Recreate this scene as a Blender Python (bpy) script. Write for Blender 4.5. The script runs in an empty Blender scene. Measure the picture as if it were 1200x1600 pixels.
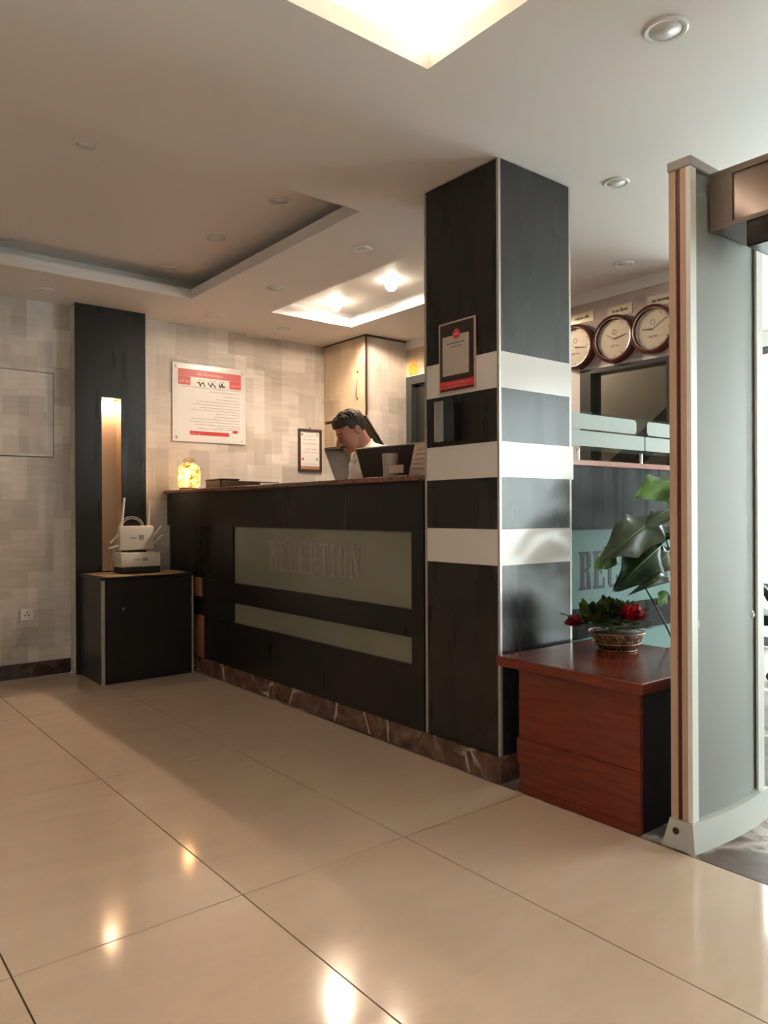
import bpy, bmesh, math, random
import numpy as np
from mathutils import Vector, Matrix, Euler
SC = bpy.context.scene
COL = SC.collection
PI = math.pi

# ------------------------------------------------------------------ camera
H = 2.54                                    # ceiling height
YAW, ROLL, FPX, EYE = 0.6768, -0.0045, 1180.0, 1.1
cam_d = bpy.data.cameras.new('camera'); cam = bpy.data.objects.new('camera', cam_d); COL.objects.link(cam)
cam_d.sensor_fit = 'VERTICAL'; cam_d.sensor_height = 36; cam_d.lens = 36 * FPX / 1600; cam_d.clip_start = .02
_F = Vector((math.sin(YAW), math.cos(YAW), 0)); _r0 = Vector((math.cos(YAW), -math.sin(YAW), 0)); _u = Vector((0, 0, 1))
_r = _r0 * math.cos(ROLL) + _u * math.sin(ROLL); _U = _u * math.cos(ROLL) - _r0 * math.sin(ROLL)
cam.matrix_world = Matrix(((_r.x, _U.x, -_F.x, 0), (_r.y, _U.y, -_F.y, 0), (_r.z, _U.z, -_F.z, EYE), (0, 0, 0, 1)))
SC.camera = cam

# ------------------------------------------------------------------ world, light, exposure
SC.view_settings.view_transform = 'Standard'; SC.view_settings.look = 'None'
SC.view_settings.gamma = 1; SC.view_settings.use_curve_mapping = False
SC.view_settings.exposure = 1.1
W = bpy.data.worlds.new('daylight'); SC.world = W; W.use_nodes = True
W.node_tree.nodes['Background'].inputs[0].default_value = (.93, .97, 1, 1)
W.node_tree.nodes['Background'].inputs[1].default_value = 8.0
P_COVE, P_BULB, P_NICHE, P_LAMP = 13.0, 34.0, .8, .6
WARM = (1, .70, .44); WARM2 = (1, .72, .52)

def light(name, kind, loc, power, color, size=.05, size_y=None, aim=None, **kw):
    d = bpy.data.lights.new(name, kind); d.energy = power; d.color = color
    if kind == 'AREA':
        d.shape = 'RECTANGLE' if size_y else 'SQUARE'; d.size = size
        if size_y: d.size_y = size_y
    else: d.shadow_soft_size = size
    for k, v in kw.items(): setattr(d, k, v)
    o = bpy.data.objects.new(name, d); COL.objects.link(o); o.location = loc
    if aim is not None: o.rotation_euler = Vector(aim).to_track_quat('-Z', 'Y').to_euler()
    return o
# portal at the entrance glazing (guides the daylight, gives none itself)
pt = light('daylight_portal', 'AREA', (6.28, .05, 1.25), 1, (1, 1, 1), 5.6, 2.4, (-1, 0, 0)); pt.data.cycles.is_portal = True

# ------------------------------------------------------------------ materials
def mat(name, col=(.8, .8, .8), rough=.5, metal=0, spec=.5, emit=None, estr=0, alpha=1, coat=0):
    m = bpy.data.materials.new(name); m.use_nodes = True; b = m.node_tree.nodes['Principled BSDF']
    b.inputs['Base Color'].default_value = (*col, 1); b.inputs['Roughness'].default_value = rough
    b.inputs['Metallic'].default_value = metal; b.inputs['Specular IOR Level'].default_value = spec
    b.inputs['Coat Weight'].default_value = coat
    if emit: b.inputs['Emission Color'].default_value = (*emit, 1); b.inputs['Emission Strength'].default_value = estr
    return m
def nd(m, t, **kw):
    n = m.node_tree.nodes.new(t)
    for k, v in kw.items():
        if k in n.inputs.keys() if isinstance(k, str) and k[0].isupper() else False: n.inputs[k].default_value = v
        else: setattr(n, k, v)
    return n
def lk(m, a, b): m.node_tree.links.new(a, b)
def bs(m): return m.node_tree.nodes['Principled BSDF']
def coords(m, scale=(1, 1, 1), rot=(0, 0, 0), loc=(0, 0, 0)):
    tc = nd(m, 'ShaderNodeTexCoord'); mp = nd(m, 'ShaderNodeMapping')
    mp.inputs['Scale'].default_value = scale; mp.inputs['Rotation'].default_value = rot; mp.inputs['Location'].default_value = loc
    lk(m, tc.outputs['Object'], mp.inputs['Vector']); return mp.outputs['Vector']
def ramp(m, src, stops):
    r = nd(m, 'ShaderNodeValToRGB'); e = r.color_ramp.elements
    while len(e) < len(stops): e.new(.5)
    for q, (p, c) in zip(e, stops): q.position = p; q.color = (*c, 1) if len(c) == 3 else c
    lk(m, src, r.inputs[0]); return r.outputs[0]
def noise(m, vec, scale=5, detail=4, rough=.5, dist=0):
    n = nd(m, 'ShaderNodeTexNoise'); n.inputs['Scale'].default_value = scale; n.inputs['Detail'].default_value = detail
    n.inputs['Roughness'].default_value = rough; n.inputs['Distortion'].default_value = dist
    lk(m, vec, n.inputs['Vector']); return n.outputs[0]
def mix(m, fac, a, b, mode='MIX'):
    n = nd(m, 'ShaderNodeMix'); n.data_type = 'RGBA'; n.blend_type = mode
    for sock, v in ((n.inputs[0], fac), (n.inputs[6], a), (n.inputs[7], b)):
        if hasattr(v, 'is_linked'): lk(m, v, sock)
        else: sock.default_value = v if not isinstance(v, tuple) else ((*v, 1) if len(v) == 3 else v)
    return n.outputs[2]
def bump(m, src, strength=.2, dist=.01):
    b = nd(m, 'ShaderNodeBump'); b.inputs['Strength'].default_value = strength; b.inputs['Distance'].default_value = dist
    lk(m, src, b.inputs['Height']); lk(m, b.outputs[0], bs(m).inputs['Normal'])

M = {}
M['ceiling'] = mat('ceiling_paint', (.81, .77, .74), .55)
v = coords(M['ceiling']); bump(M['ceiling'], noise(M['ceiling'], v, 60, 3), .04, .004)
M['plaster'] = mat('white_plaster', (.78, .77, .74), .6)
M['white'] = mat('white_gloss', (.80, .79, .77), .22)
M['white_matt'] = mat('white_matt', (.78, .77, .75), .6)
# beige polished porcelain
m = M['tile'] = mat('beige_porcelain', rough=.1, spec=.55)
v = coords(m, (1, 3, 1), (0, 0, .5)); n1 = noise(m, v, 2.2, 8, .6, 1.2)
lk(m, ramp(m, n1, [(.3, (.67, .52, .395)), (.55, (.71, .555, .425)), (.75, (.73, .58, .45))]), bs(m).inputs['Base Color'])
lk(m, ramp(m, noise(m, coords(m), 3, 3), [(.3, (.07, .07, .07)), (.7, (.14, .14, .14))]), bs(m).inputs['Roughness'])
M['grout'] = mat('dark_grout', (.16, .12, .09), .8)
# dark brown marble with pale veins
def marble(name, sc, c0, c1, c2, vein, rough=.12, spec=.5):
    m = mat(name, rough=rough, spec=spec); v = coords(m, (sc,) * 3, (.4, .3, .7))
    n1 = noise(m, v, 2.5, 8, .62, 1.4)
    base = ramp(m, n1, [(.3, c0), (.5, c1), (.72, c2)])
    wv = nd(m, 'ShaderNodeTexVoronoi'); wv.feature = 'DISTANCE_TO_EDGE'; wv.inputs['Scale'].default_value = 1.6
    mx = mix(m, .28, v, n1, 'ADD'); lk(m, mx, wv.inputs['Vector'])
    msk = ramp(m, wv.outputs['Distance'], [(0, (1, 1, 1)), (.045, (0, 0, 0))])
    gate = ramp(m, noise(m, v, 1.3, 2), [(.40, (0, 0, 0)), (.56, (1, 1, 1))])
    f = mix(m, 1.0, msk, gate, 'MULTIPLY')
    lk(m, mix(m, f, base, vein), bs(m).inputs['Base Color']); return m
M['marble'] = marble('dark_emperador_marble', 2.6, (.05, .026, .018), (.13, .065, .045), (.26, .15, .11), (.72, .58, .46))
M['marble_floor'] = marble('grey_brown_marble', 1.1, (.075, .056, .048), (.14, .108, .092), (.22, .178, .155), (.55, .49, .44), .5, .1)
M['skirt_dark'] = marble('dark_skirting_stone', 3, (.02, .01, .008), (.04, .022, .015), (.07, .04, .03), (.12, .08, .06))
M['granite_top'] = mat('red_brown_granite', (.20, .075, .045), .12)
m = M['granite_top']; lk(m, ramp(m, noise(m, coords(m), 60, 3), [(.35, (.13, .05, .032)), (.65, (.27, .12, .08))]), bs(m).inputs['Base Color'])
M['pink_granite'] = mat('pink_granite', (.50, .27, .23), .15)
# black laminate: faint streaky polish
def black(name, c=(.013, .011, .010), r0=.27, r1=.33, st=(11, 11, .8)):
    m = mat(name, c, .25); v = coords(m, st); n = noise(m, v, 1.1, 4, .5, 0)
    lk(m, ramp(m, n, [(.3, (r0,) * 3), (.75, (r1,) * 3)]), bs(m).inputs['Roughness'])
    n2 = noise(m, v, 9, 4); c2 = tuple(x * 1.15 for x in c)
    lk(m, ramp(m, n2, [(.35, c), (.8, c2)]), bs(m).inputs['Base Color']); return m
M['black'] = black('black_laminate'); bs(M['black']).inputs['Specular IOR Level'].default_value = .35
M['black_pillar'] = black('black_pillar_laminate', (.014, .012, .011), .25, .32)
M['black_counter'] = black('black_counter_laminate', (.014, .013, .013), .2, .4); bs(M['black_counter']).inputs['Specular IOR Level'].default_value = .08
M['black_column'] = black('black_column_laminate', (.011, .011, .012), .25, .33)
M['black_matt'] = mat('black_matt', (.012, .011, .011), .5)
M['black_plastic'] = mat('black_plastic', (.02, .02, .02), .35)
M['silver'] = mat('silver_trim', (.45, .41, .37), .35, .5)
M['chrome'] = mat('chrome', (.8, .78, .75), .12, 1)
M['stripe'] = mat('white_laminate', (.74, .70, .66), .18)
m = M['frost'] = mat('frosted_green_glass', (.24, .24, .17), .12, spec=.5)
lk(m, ramp(m, noise(m, coords(m), 2.0, 3), [(.3, (.20, .20, .145)), (.7, (.25, .25, .18))]), bs(m).inputs['Base Color'])
m = M['frost_daylit'] = mat('frosted_glass_daylight_tint', (.22, .34, .33), .14, spec=.2)  # same glass as the first counter, with cool daylight put into its colour
M['letter_dim'] = mat('pale_letter', (.28, .265, .20), .3)
M['letter_dark'] = mat('dark_letter', (.03, .032, .04), .4, spec=.15)
M['copper'] = mat('copper_laminate', (.50, .20, .11), .4)
# patchwork wallpaper
def wallpaper(name, ax, tint=(1, 1, 1)):
    m = mat(name, rough=.55, spec=.3)
    tc = nd(m, 'ShaderNodeTexCoord'); sp = nd(m, 'ShaderNodeSeparateXYZ'); lk(m, tc.outputs['Object'], sp.inputs[0])
    def br(su, sv, w, h, off, a, b, seed):
        cb = nd(m, 'ShaderNodeCombineXYZ')
        mu = nd(m, 'ShaderNodeMath', operation='MULTIPLY_ADD'); mu.inputs[1].default_value = su; mu.inputs[2].default_value = seed
        mv = nd(m, 'ShaderNodeMath', operation='MULTIPLY_ADD'); mv.inputs[1].default_value = sv; mv.inputs[2].default_value = seed * .7
        lk(m, sp.outputs[ax], mu.inputs[0]); lk(m, sp.outputs[2], mv.inputs[0])
        lk(m, mv.outputs[0], cb.inputs[0]); lk(m, mu.outputs[0], cb.inputs[1])
        t = nd(m, 'ShaderNodeTexBrick'); t.offset = off; t.squash = 1.5; t.squash_frequency = 3; t.offset_frequency = 2
        t.inputs['Scale'].default_value = 1; t.inputs['Brick Width'].default_value = w; t.inputs['Row Height'].default_value = h
        t.inputs['Mortar Size'].default_value = .0012; t.inputs['Mortar Smooth'].default_value = 1
        t.inputs['Color1'].default_value = (*a, 1); t.inputs['Color2'].default_value = (*b, 1); t.inputs['Mortar'].default_value = (*[.5 * (x + y) * .93 for x, y in zip(a, b)], 1)
        lk(m, cb.outputs[0], t.inputs['Vector']); return t.outputs['Color']
    c1 = br(1, 1, .26, .165, .37, (.86, .81, .765), (.62, .57, .52), 3.31)
    c2 = br(1, 1, .13, .165, .5, (1, 1, 1), (.74, .73, .71), 7.04)
    c = mix(m, .7, c1, c2, 'MULTIPLY')
    st = ramp(m, noise(m, coords(m, (38, 38, 3)), 1, 5, .6), [(.3, (.86, .85, .83)), (.7, (1, 1, 1))])
    st2 = ramp(m, noise(m, coords(m, (4, 4, 40)), 1, 5, .6), [(.3, (.85, .84, .82)), (.7, (1, 1, 1))])
    pt = ramp(m, noise(m, coords(m), 2.3, 2), [(.45, (0, 0, 0)), (.55, (1, 1, 1))])
    c = mix(m, 1.0, c, mix(m, pt, st, st2), 'MULTIPLY')
    c = mix(m, 1.0, c, tint, 'MULTIPLY')
    lk(m, c, bs(m).inputs['Base Color']); return m
M['paper_x'] = wallpaper('wallpaper_patchwork', 0)
M['paper_y'] = wallpaper('wallpaper_patchwork_side', 1)
M['paper_warm'] = wallpaper('wallpaper_patchwork_cream', 1, (1, .86, .66))
m = M['paper_plain'] = mat('pinkish_wallcover', (.56, .47, .42), .6)
lk(m, ramp(m, noise(m, coords(m, (3, 3, 9)), 3, 4), [(.3, (.50, .42, .37)), (.7, (.60, .51, .455))]), bs(m).inputs['Base Color'])
M['red'] = mat('print_red', (.62, .045, .05), .35)
M['red_pale'] = mat('print_pale_red', (.75, .25, .24), .35)
M['paper_white'] = mat('print_white', (.80, .79, .77), .3)
M['ink'] = mat('ink', (.03, .03, .035), .5)
M['ink_grey'] = mat('ink_grey', (.33, .32, .31), .5)
M['gold'] = mat('brass_plate', (.95, .86, .66), .25, .3)
M['clock_rim'] = mat('dark_red_brown_rim', (.09, .022, .018), .25)
M['clock_face'] = mat('cream_dial', (.90, .79, .62), .35)
M['tan'] = mat('tan_plastic', (.52, .36, .25), .45)
M['maroon'] = mat('maroon_strip', (.09, .016, .016), .35)
M['det_grey'] = mat('grey_green_panel', (.30, .315, .30), .5)
M['det_base'] = mat('pale_grey_plastic', (.50, .51, .47), .4)
M['det_white'] = mat('white_edging', (.82, .84, .80), .35)
M['det_cap'] = mat('grey_cap', (.34, .32, .30), .45)
M['bronze'] = mat('brown_gloss_panel', (.10, .062, .04), .13); M['bronze_frame'] = mat('taupe_frame', (.13, .10, .08), .4)
m = M['redwood'] = mat('red_mahogany', rough=.16)
lk(m, ramp(m, noise(m, coords(m, (1, 1.5, 14)), 3, 6, .6, .4), [(.3, (.12, .018, .009)), (.7, (.19, .032, .015))]), bs(m).inputs['Base Color'])
M['card'] = mat('brown_board', (.42, .27, .13), .55)
M['router'] = mat('router_white', (.76, .70, .62), .3)
M['skin'] = mat('skin', (.50, .225, .155), .5)
m = M['hair'] = mat('dark_hair', (.032, .021, .014), .6)
bump(m, noise(m, coords(m, (60, 60, 15)), 2, 4), .6, .01)
M['shirt'] = mat('white_shirt', (.88, .86, .80), .75)
m = M['shirt']; bump(m, noise(m, coords(m), 9, 3), .35, .02)
M['trouser'] = mat('dark_trouser', (.03, .03, .035), .8)
M['shoe'] = mat('shoe_leather', (.015, .012, .01), .3)
M['leaf_dark'] = mat('dark_leaf', (.035, .065, .028), .25)
M['leaf_light'] = mat('light_leaf', (.20, .36, .11), .32)
M['leaf_grey'] = mat('glossy_grey_leaf', (.12, .15, .09), .28)
for k in ('leaf_dark', 'leaf_light', 'leaf_grey'):
    m = M[k]; c = tuple(bs(m).inputs['Base Color'].default_value[:3])
    lk(m, ramp(m, noise(m, coords(m), 14, 4), [(.3, tuple(x * .6 for x in c)), (.7, tuple(x * 1.5 for x in c))]), bs(m).inputs['Base Color'])
M['rose'] = mat('red_petals', (.50, .012, .018), .5)
M['rose_dark'] = mat('dark_red_petals', (.16, .006, .012), .5)
M['moss'] = mat('green_foliage', (.13, .19, .05), .6)
M['wire'] = mat('copper_wire', (.45, .24, .15), .3, .8)
M['pot'] = mat('brown_pot', (.13, .07, .045), .5)
M['soil'] = mat('soil', (.03, .02, .015), .9)
M['doorway_shade'] = mat('doorway_shade_leaf', (.018, .02, .018), .25)
M['door_frame'] = mat('dark_green_grey_frame', (.045, .055, .05), .35)
M['tan_wall'] = mat('tan_stairwell_wall', (.28, .26, .23), .6)
M['stair'] = mat('dark_stringer', (.02, .02, .018), .4)
M['brown_dark'] = mat('dark_brown_board', (.055, .035, .02), .5)
M['orange'] = mat('orange_yellow_print', (.85, .42, .06), .5)
M['alu'] = mat('dark_aluminium', (.10, .10, .10), .35, .6)
M['bulb'] = mat('lit_bulb', (1, .9, .75), .3, emit=(1, .88, .70), estr=14)
M['led'] = mat('led_strip', (1, .95, .8), .4, emit=(1, .85, .62), estr=9)
M['lens_off'] = mat('frosted_lens_off', (.74, .72, .69), .35)
M['niche_lamp'] = mat('niche_lamp_lens', (1, .9, .7), .3, emit=(1, .76, .45), estr=14)
m = M['amber'] = mat('amber_glass', (.8, .45, .12), .25, emit=(1, .47, .10), estr=.9)
n = noise(m, coords(m), 26, 4, .6); cr = ramp(m, n, [(.36, (.10, .03, .005)), (.47, (.9, .40, .08)), (.62, (1, .74, .32))])
lk(m, cr, bs(m).inputs['Base Color']); lk(m, cr, bs(m).inputs['Emission Color'])
M['amber_core'] = mat('amber_lamp_core', (1, .9, .6), .4, emit=(1, .74, .36), estr=14)
M['pave'] = mat('outdoor_paving', (.75, .74, .72), .8)

def glass_mat(name, tint=(.92, .97, .95), r=.02, fac=None):
    m = bpy.data.materials.new(name); m.use_nodes = True; nt = m.node_tree; nt.nodes.remove(nt.nodes['Principled BSDF'])
    out = nt.nodes['Material Output']; t = nt.nodes.new('ShaderNodeBsdfTransparent'); g = nt.nodes.new('ShaderNodeBsdfGlossy')
    t.inputs[0].default_value = (*tint, 1); g.inputs['Roughness'].default_value = r
    lw = nt.nodes.new('ShaderNodeLayerWeight'); lw.inputs[0].default_value = .5; pw = nt.nodes.new('ShaderNodeMath'); pw.operation = 'POWER'
    nt.links.new(lw.outputs['Facing'], pw.inputs[0]); pw.inputs[1].default_value = 5; f = nt.nodes.new('ShaderNodeMath'); f.operation = 'MULTIPLY_ADD'
    nt.links.new(pw.outputs[0], f.inputs[0]); f.inputs[1].default_value = .9; f.inputs[2].default_value = .03
    x = nt.nodes.new('ShaderNodeMixShader'); nt.links.new(f.outputs[0], x.inputs[0])
    nt.links.new(t.outputs[0], x.inputs[1]); nt.links.new(g.outputs[0], x.inputs[2]); nt.links.new(x.outputs[0], out.inputs[0]); return m
M['glass'] = glass_mat('clear_glass')
M['acrylic'] = glass_mat('clear_acrylic', (.95, .95, .95))
M['frost_band'] = mat('frosted_band', (.40, .45, .42), .45, spec=.2)

# ------------------------------------------------------------------ mesh helpers
def bm_(): return bmesh.new()
def box(bm, x0, x1, y0, y1, z0, z1, bev=0):
    vs = [bm.verts.new(p) for p in ((x0, y0, z0), (x1, y0, z0), (x1, y1, z0), (x0, y1, z0), (x0, y0, z1), (x1, y0, z1), (x1, y1, z1), (x0, y1, z1))]
    fs = [bm.faces.new([vs[i] for i in f]) for f in ((0, 3, 2, 1), (4, 5, 6, 7), (0, 1, 5, 4), (1, 2, 6, 5), (2, 3, 7, 6), (3, 0, 4, 7))]
    if bev:
        es = list({e for f in fs for e in f.edges})
        bmesh.ops.bevel(bm, geom=es, offset=bev, segments=2, affect='EDGES', profile=.5)
    return bm
def B(*a, **k): return box(bm_(), *a, **k)
def prism(bm, poly, d, o=(0, 0, 0)):
    """poly: list of 3D points (planar), extruded by vector d"""
    d = Vector(d); o = Vector(o)
    a = [bm.verts.new(Vector(p) + o) for p in poly]; b = [bm.verts.new(Vector(p) + o + d) for p in poly]
    n = len(a); bm.faces.new(a[::-1]); bm.faces.new(b)
    for i in range(n): bm.faces.new((a[i], a[(i + 1) % n], b[(i + 1) % n], b[i]))
    bmesh.ops.recalc_face_normals(bm, faces=bm.faces); return bm
def lathe(bm, prof, c=(0, 0, 0), axis='z', seg=32, close=False):
    c = Vector(c); rings = []
    for r, h in prof:
        ring = []
        for i in range(seg):
            a = 2 * PI * i / seg; p = (r * math.cos(a), r * math.sin(a), h)
            if axis == 'x': p = (p[2], p[0], p[1])
            elif axis == 'y': p = (p[0], p[2], p[1])
            ring.append(bm.verts.new(c + Vector(p)))
        rings.append(ring)
    for a, b in zip(rings, rings[1:]):
        for i in range(seg): bm.faces.new((a[i], a[(i + 1) % seg], b[(i + 1) % seg], b[i]))
    if close: bm.faces.new(rings[0][::-1]); bm.faces.new(rings[-1])
    bmesh.ops.recalc_face_normals(bm, faces=bm.faces); return bm
def tube(bm, pts, r, seg=8, closed=False, r2=None):
    pts = [Vector(p) for p in pts]; n = len(pts); rings = []; up = None
    for i, p in enumerate(pts):
        t = (pts[(i + 1) % n] - pts[i - 1]) if closed else (pts[min(i + 1, n - 1)] - pts[max(i - 1, 0)])
        t.normalize()
        if up is None: up = t.orthogonal().normalized()
        up = (up - t * up.dot(t)).normalized(); s = t.cross(up)
        rr = r if r2 is None else r + (r2 - r) * i / (n - 1)
        rings.append([bm.verts.new(p + (up * math.cos(2 * PI * k / seg) + s * math.sin(2 * PI * k / seg)) * rr) for k in range(seg)])
    R = rings + ([rings[0]] if closed else [])
    for a, b in zip(R, R[1:]):
        for k in range(seg): bm.faces.new((a[k], a[(k + 1) % seg], b[(k + 1) % seg], b[k]))
    if not closed: bm.faces.new(rings[0][::-1]); bm.faces.new(rings[-1])
    return bm
ORG = {}
def obj(name, bm, m, parent=None, smooth=False, label=None, kind=None, org=None, ang=None):
    me = bpy.data.meshes.new(name); 
    if isinstance(bm, tuple): me.from_pydata(*bm)
    else: bm.to_mesh(me); bm.free()
    o = bpy.data.objects.new(name, me); COL.objects.link(o)
    base = ORG.get(parent.name, Vector((0, 0, 0))) if parent else Vector((0, 0, 0))
    og = Vector(org) if org else base
    if og.length: me.transform(Matrix.Translation(-og))
    o.location = og - base; ORG[o.name] = og
    if isinstance(m, (list, tuple)):
        for q in m: me.materials.append(q)
    elif m: me.materials.append(m)
    if smooth:
        me.polygons.foreach_set('use_smooth', [True] * len(me.polygons))
        if ang: me.set_sharp_from_angle(angle=ang)
    if parent: o.parent = parent
    if label: o['label'] = label
    if kind: o['kind'] = kind
    return o
def thing(name, label, cat, loc=(0, 0, 0), group=None):
    o = bpy.data.objects.new(name, None); COL.objects.link(o); o.location = loc; o.empty_display_size = .1
    ORG[o.name] = Vector(loc); tag(o, label, cat, group); return o
def tag(o, label, cat, group=None):
    o['label'] = label; o['category'] = cat
    if group: o['group'] = group
    return o
def struct(name, bm, m, **k): return obj(name, bm, m, kind='structure', **k)
rnd = random.Random(7)

# ------------------------------------------------------------------ floor
XM = 2.262                                      # joint between porcelain and dark marble
fl = struct('floor', B(-2.8, 6.2, -2.8, 5.45, -.08, -.012), M['grout'])
TS, TL, TX, TY = .6107, 1.2214, 1.0404, 1.953
g = .0024
for i in range(-7, 2):
    for j in range(-4, 3):
        x0, x1 = TX + i * TS, TX + (i + 1) * TS; y0, y1 = TY + j * TL, TY + (j + 1) * TL
        a0, b0, a1, b1 = max(x0, -2.8), max(y0, -2.8), min(x1, XM), min(y1, 5.45)
        if a1 - a0 < .05 or b1 - b0 < .05: continue
        obj('tile', B(a0 + g, a1 - g, b0 + g, b1 - g, -.012, 0), M['tile'], fl)
for i in range(6):
    for j in range(12):
        x0, x1 = XM + .02 + i * .66, min(XM + .02 + (i + 1) * .66, 6.2); y0, y1 = -2.8 + j * .7, min(-2.8 + (j + 1) * .7, 5.45)
        if i == 0: x0 = XM
        if x1 - x0 < .05: continue
        obj('tile', B(x0 + g, x1 - g / 2, y0 + g / 2, y1 - g / 2, -.012, 0), M['marble_floor'], fl, label='grey-brown veined marble tile' if (i, j) == (0, 5) else None)

# ------------------------------------------------------------------ ceiling with three coffers
COF = [(-.9, 1.654, -1.2, 1.822), (-1.6, 2.178, 2.885, 4.772), (2.774, 3.487, 3.1, 4.735)]
xs = sorted({-2.8, 6.2, *[c for q in COF for c in q[:2]]}); ys = sorted({-2.8, 5.45, *[c for q in COF for c in q[2:]]})
bm = bm_()
for a, b in zip(xs, xs[1:]):
    for c, d in zip(ys, ys[1:]):
        mx_, my_ = (a + b) / 2, (c + d) / 2
        if any(q[0] < mx_ < q[1] and q[2] < my_ < q[3] for q in COF): continue
        box(bm, a, b, c, d, H, H + .065)
box(bm, -2.8, 6.2, -2.8, 5.45, H + .15, H + .25)
wd = .16
for q in COF:                                   # outer walls of each cove void
    for e in ((q[0] - wd - .02, q[0] - wd, q[2] - wd, q[3] + wd), (q[1] + wd, q[1] + wd + .02, q[2] - wd, q[3] + wd),
              (q[0] - wd, q[1] + wd, q[2] - wd - .02, q[2] - wd), (q[0] - wd, q[1] + wd, q[3] + wd, q[3] + wd + .02)):
        box(bm, *e, H + .066, H + .149)
bmesh.ops.remove_doubles(bm, verts=bm.verts, dist=1e-5)
struct('ceiling', bm, M['ceiling'])
def cove(q, power, color, name):
    z = H + .082; o = .09
    for (x, y, lx, ly, lab) in (((q[0] + q[1]) / 2, q[3] + o, q[1] - q[0], .02, 'far'), (q[1] + o, (q[2] + q[3]) / 2, .02, q[3] - q[2], 'counter'),
                           ((q[0] + q[1]) / 2, q[2] - o, q[1] - q[0], .02, 'near'), (q[0] - o, (q[2] + q[3]) / 2, .02, q[3] - q[2], 'left')):
        s = obj('led_strip', B(x - lx / 2, x + lx / 2, y - ly / 2, y + ly / 2, H + .066, H + .076), M['led' if power > 5 else 'white_matt'])
        tag(s, f'thin LED strip hidden in the glowing ceiling coffer along its {lab} edge', 'light strip')
        if power > 5: light('cove_light', 'AREA', (x, y, z), power * max(lx, ly) / 3, color, lx, ly, (0, 0, 1))
cove(COF[0], P_COVE, WARM2, 'brightly glowing')

# ------------------------------------------------------------------ walls
struct('wall_back', B(-2.8, 4.3, 5.45, 5.57, 0, H), M['paper_x'])
struct('wall_left', B(-2.92, -2.8, -2.92, 5.57, 0, H), M['plaster'])
struct('wall_front', B(-2.8, 6.32, -2.92, -2.8, 0, H), M['plaster'])
# wall behind the counter with door and internal window openings
DY0, DY1, DZ = 3.42, 4.85, 2.236               # door opening incl. frame
WY0, WY1, WZ0, WZ1 = 2.40, 3.084, 1.02, 2.026    # internal window
XB = 4.16
bm = bm_()
box(bm, XB, XB + .12, DY1, 5.45, 0, H); box(bm, XB, XB + .12, DY0, DY1, DZ, H); 
box(bm, XB, XB + .12, WY1, DY0, 0, H); box(bm, XB, XB + .12, WY0, WY1, 0, WZ0); box(bm, XB, XB + .12, WY0, WY1, WZ1, H)
box(bm, XB, XB + .12, 2.30, WY0, 0, H)
wr = struct('wall_right', bm, M['white_matt'])
obj('wall_covering', B(XB - .004, XB - .0005, 2.30, 3.4, WZ1 + .02, H - .075), M['paper_plain'], wr, label='pinkish beige wall covering behind the clocks')
obj('wall_covering', B(XB - .004, XB - .0005, 3.4, 4.857, DZ + .02, H - .075), M['paper_warm'], wr, label='cream patchwork wall covering above the door')
obj('cornice', B(XB - .012, XB - .0005, 2.30, 4.857, H - .074, H), M['ceiling'], wr, label='white cornice band')
d = struct('door_1', B(XB + .03, XB + .07, DY0 + .07, DY1 - .07, .01, DZ - .07), M['doorway_shade'])  # dark leaf stands in for the shaded inside of the doorway
bm = bm_(); box(bm, XB - .02, XB + .10, DY0 + .002, DY0 + .07, 0, DZ - .002); box(bm, XB - .02, XB + .10, DY1 - .07, DY1 - .002, 0, DZ - .002)
box(bm, XB - .02, XB + .10, DY0 + .07, DY1 - .07, DZ - .07, DZ - .002)
obj('door_frame', bm, M['door_frame'], d); bm = bm_(); tube(bm, [(XB + .03, DY0 + .15, 1.0), (XB, DY0 + .15, 1.0), (XB, DY0 + .27, 1.0)], .009)
obj('door_handle', bm, M['chrome'], d, True)
bm = bm_()
box(bm, XB - .015, XB + .1, WY1 - .085, WY1 - .001, WZ0, WZ1); box(bm, XB - .015, XB + .1, WY0 + .001, WY0 + .06, WZ0, WZ1)
box(bm, XB - .015, XB + .1, WY0 + .06, WY1 - .085, WZ1 - .03, WZ1 - .001); box(bm, XB - .015, XB + .1, WY0 + .06, WY1 - .085, WZ0 + .001, WZ0 + .05)
w = struct('window_1', bm, M['door_frame'])
obj('pane', B(XB + .03, XB + .036, WY0 + .061, WY1 - .086, WZ0 + .051, WZ1 - .031), M['glass'], w)
# stairwell seen through the internal window
struct('wall_stairwell', B(4.75, 4.8, 2.30, 4.2, 0, H), M['tan_wall'])
struct('wall_stairwell_side', B(XB + .121, 4.75, 2.30, 2.36, 0, H), M['plaster'])
struct('wall_stairwell_end', B(XB + .12, 4.75, 4.1, 4.2, 0, H), M['tan_wall'])
so = obj('stair_stringer', prism(bm_(), [(4.50, 3.70, .995), (4.50, 3.70, .86), (4.50, 2.37, 1.86), (4.50, 2.37, 2.00)], (.16, 0, 0)), M['stair'])
tag(so, 'dark sloping underside of a staircase seen through the internal window behind the clocks', 'staircase')
light('stairwell_fill', 'POINT', (4.42, 3.6, 2.3), 3.5, WARM2, .06)  # added fill for the stairwell; its lamp fixture below is added too
st = thing('stairwell_added_lamp', 'added round ceiling lamp that brightens the stairwell behind the internal window', 'lamp', (4.42, 3.6, H - .04))
obj('added_lamp_body', lathe(bm_(), [(.001, H), (.05, H), (.05, H - .03), (.001, H - .03)], (4.42, 3.6, 0)), M['white'], st, True)
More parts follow.
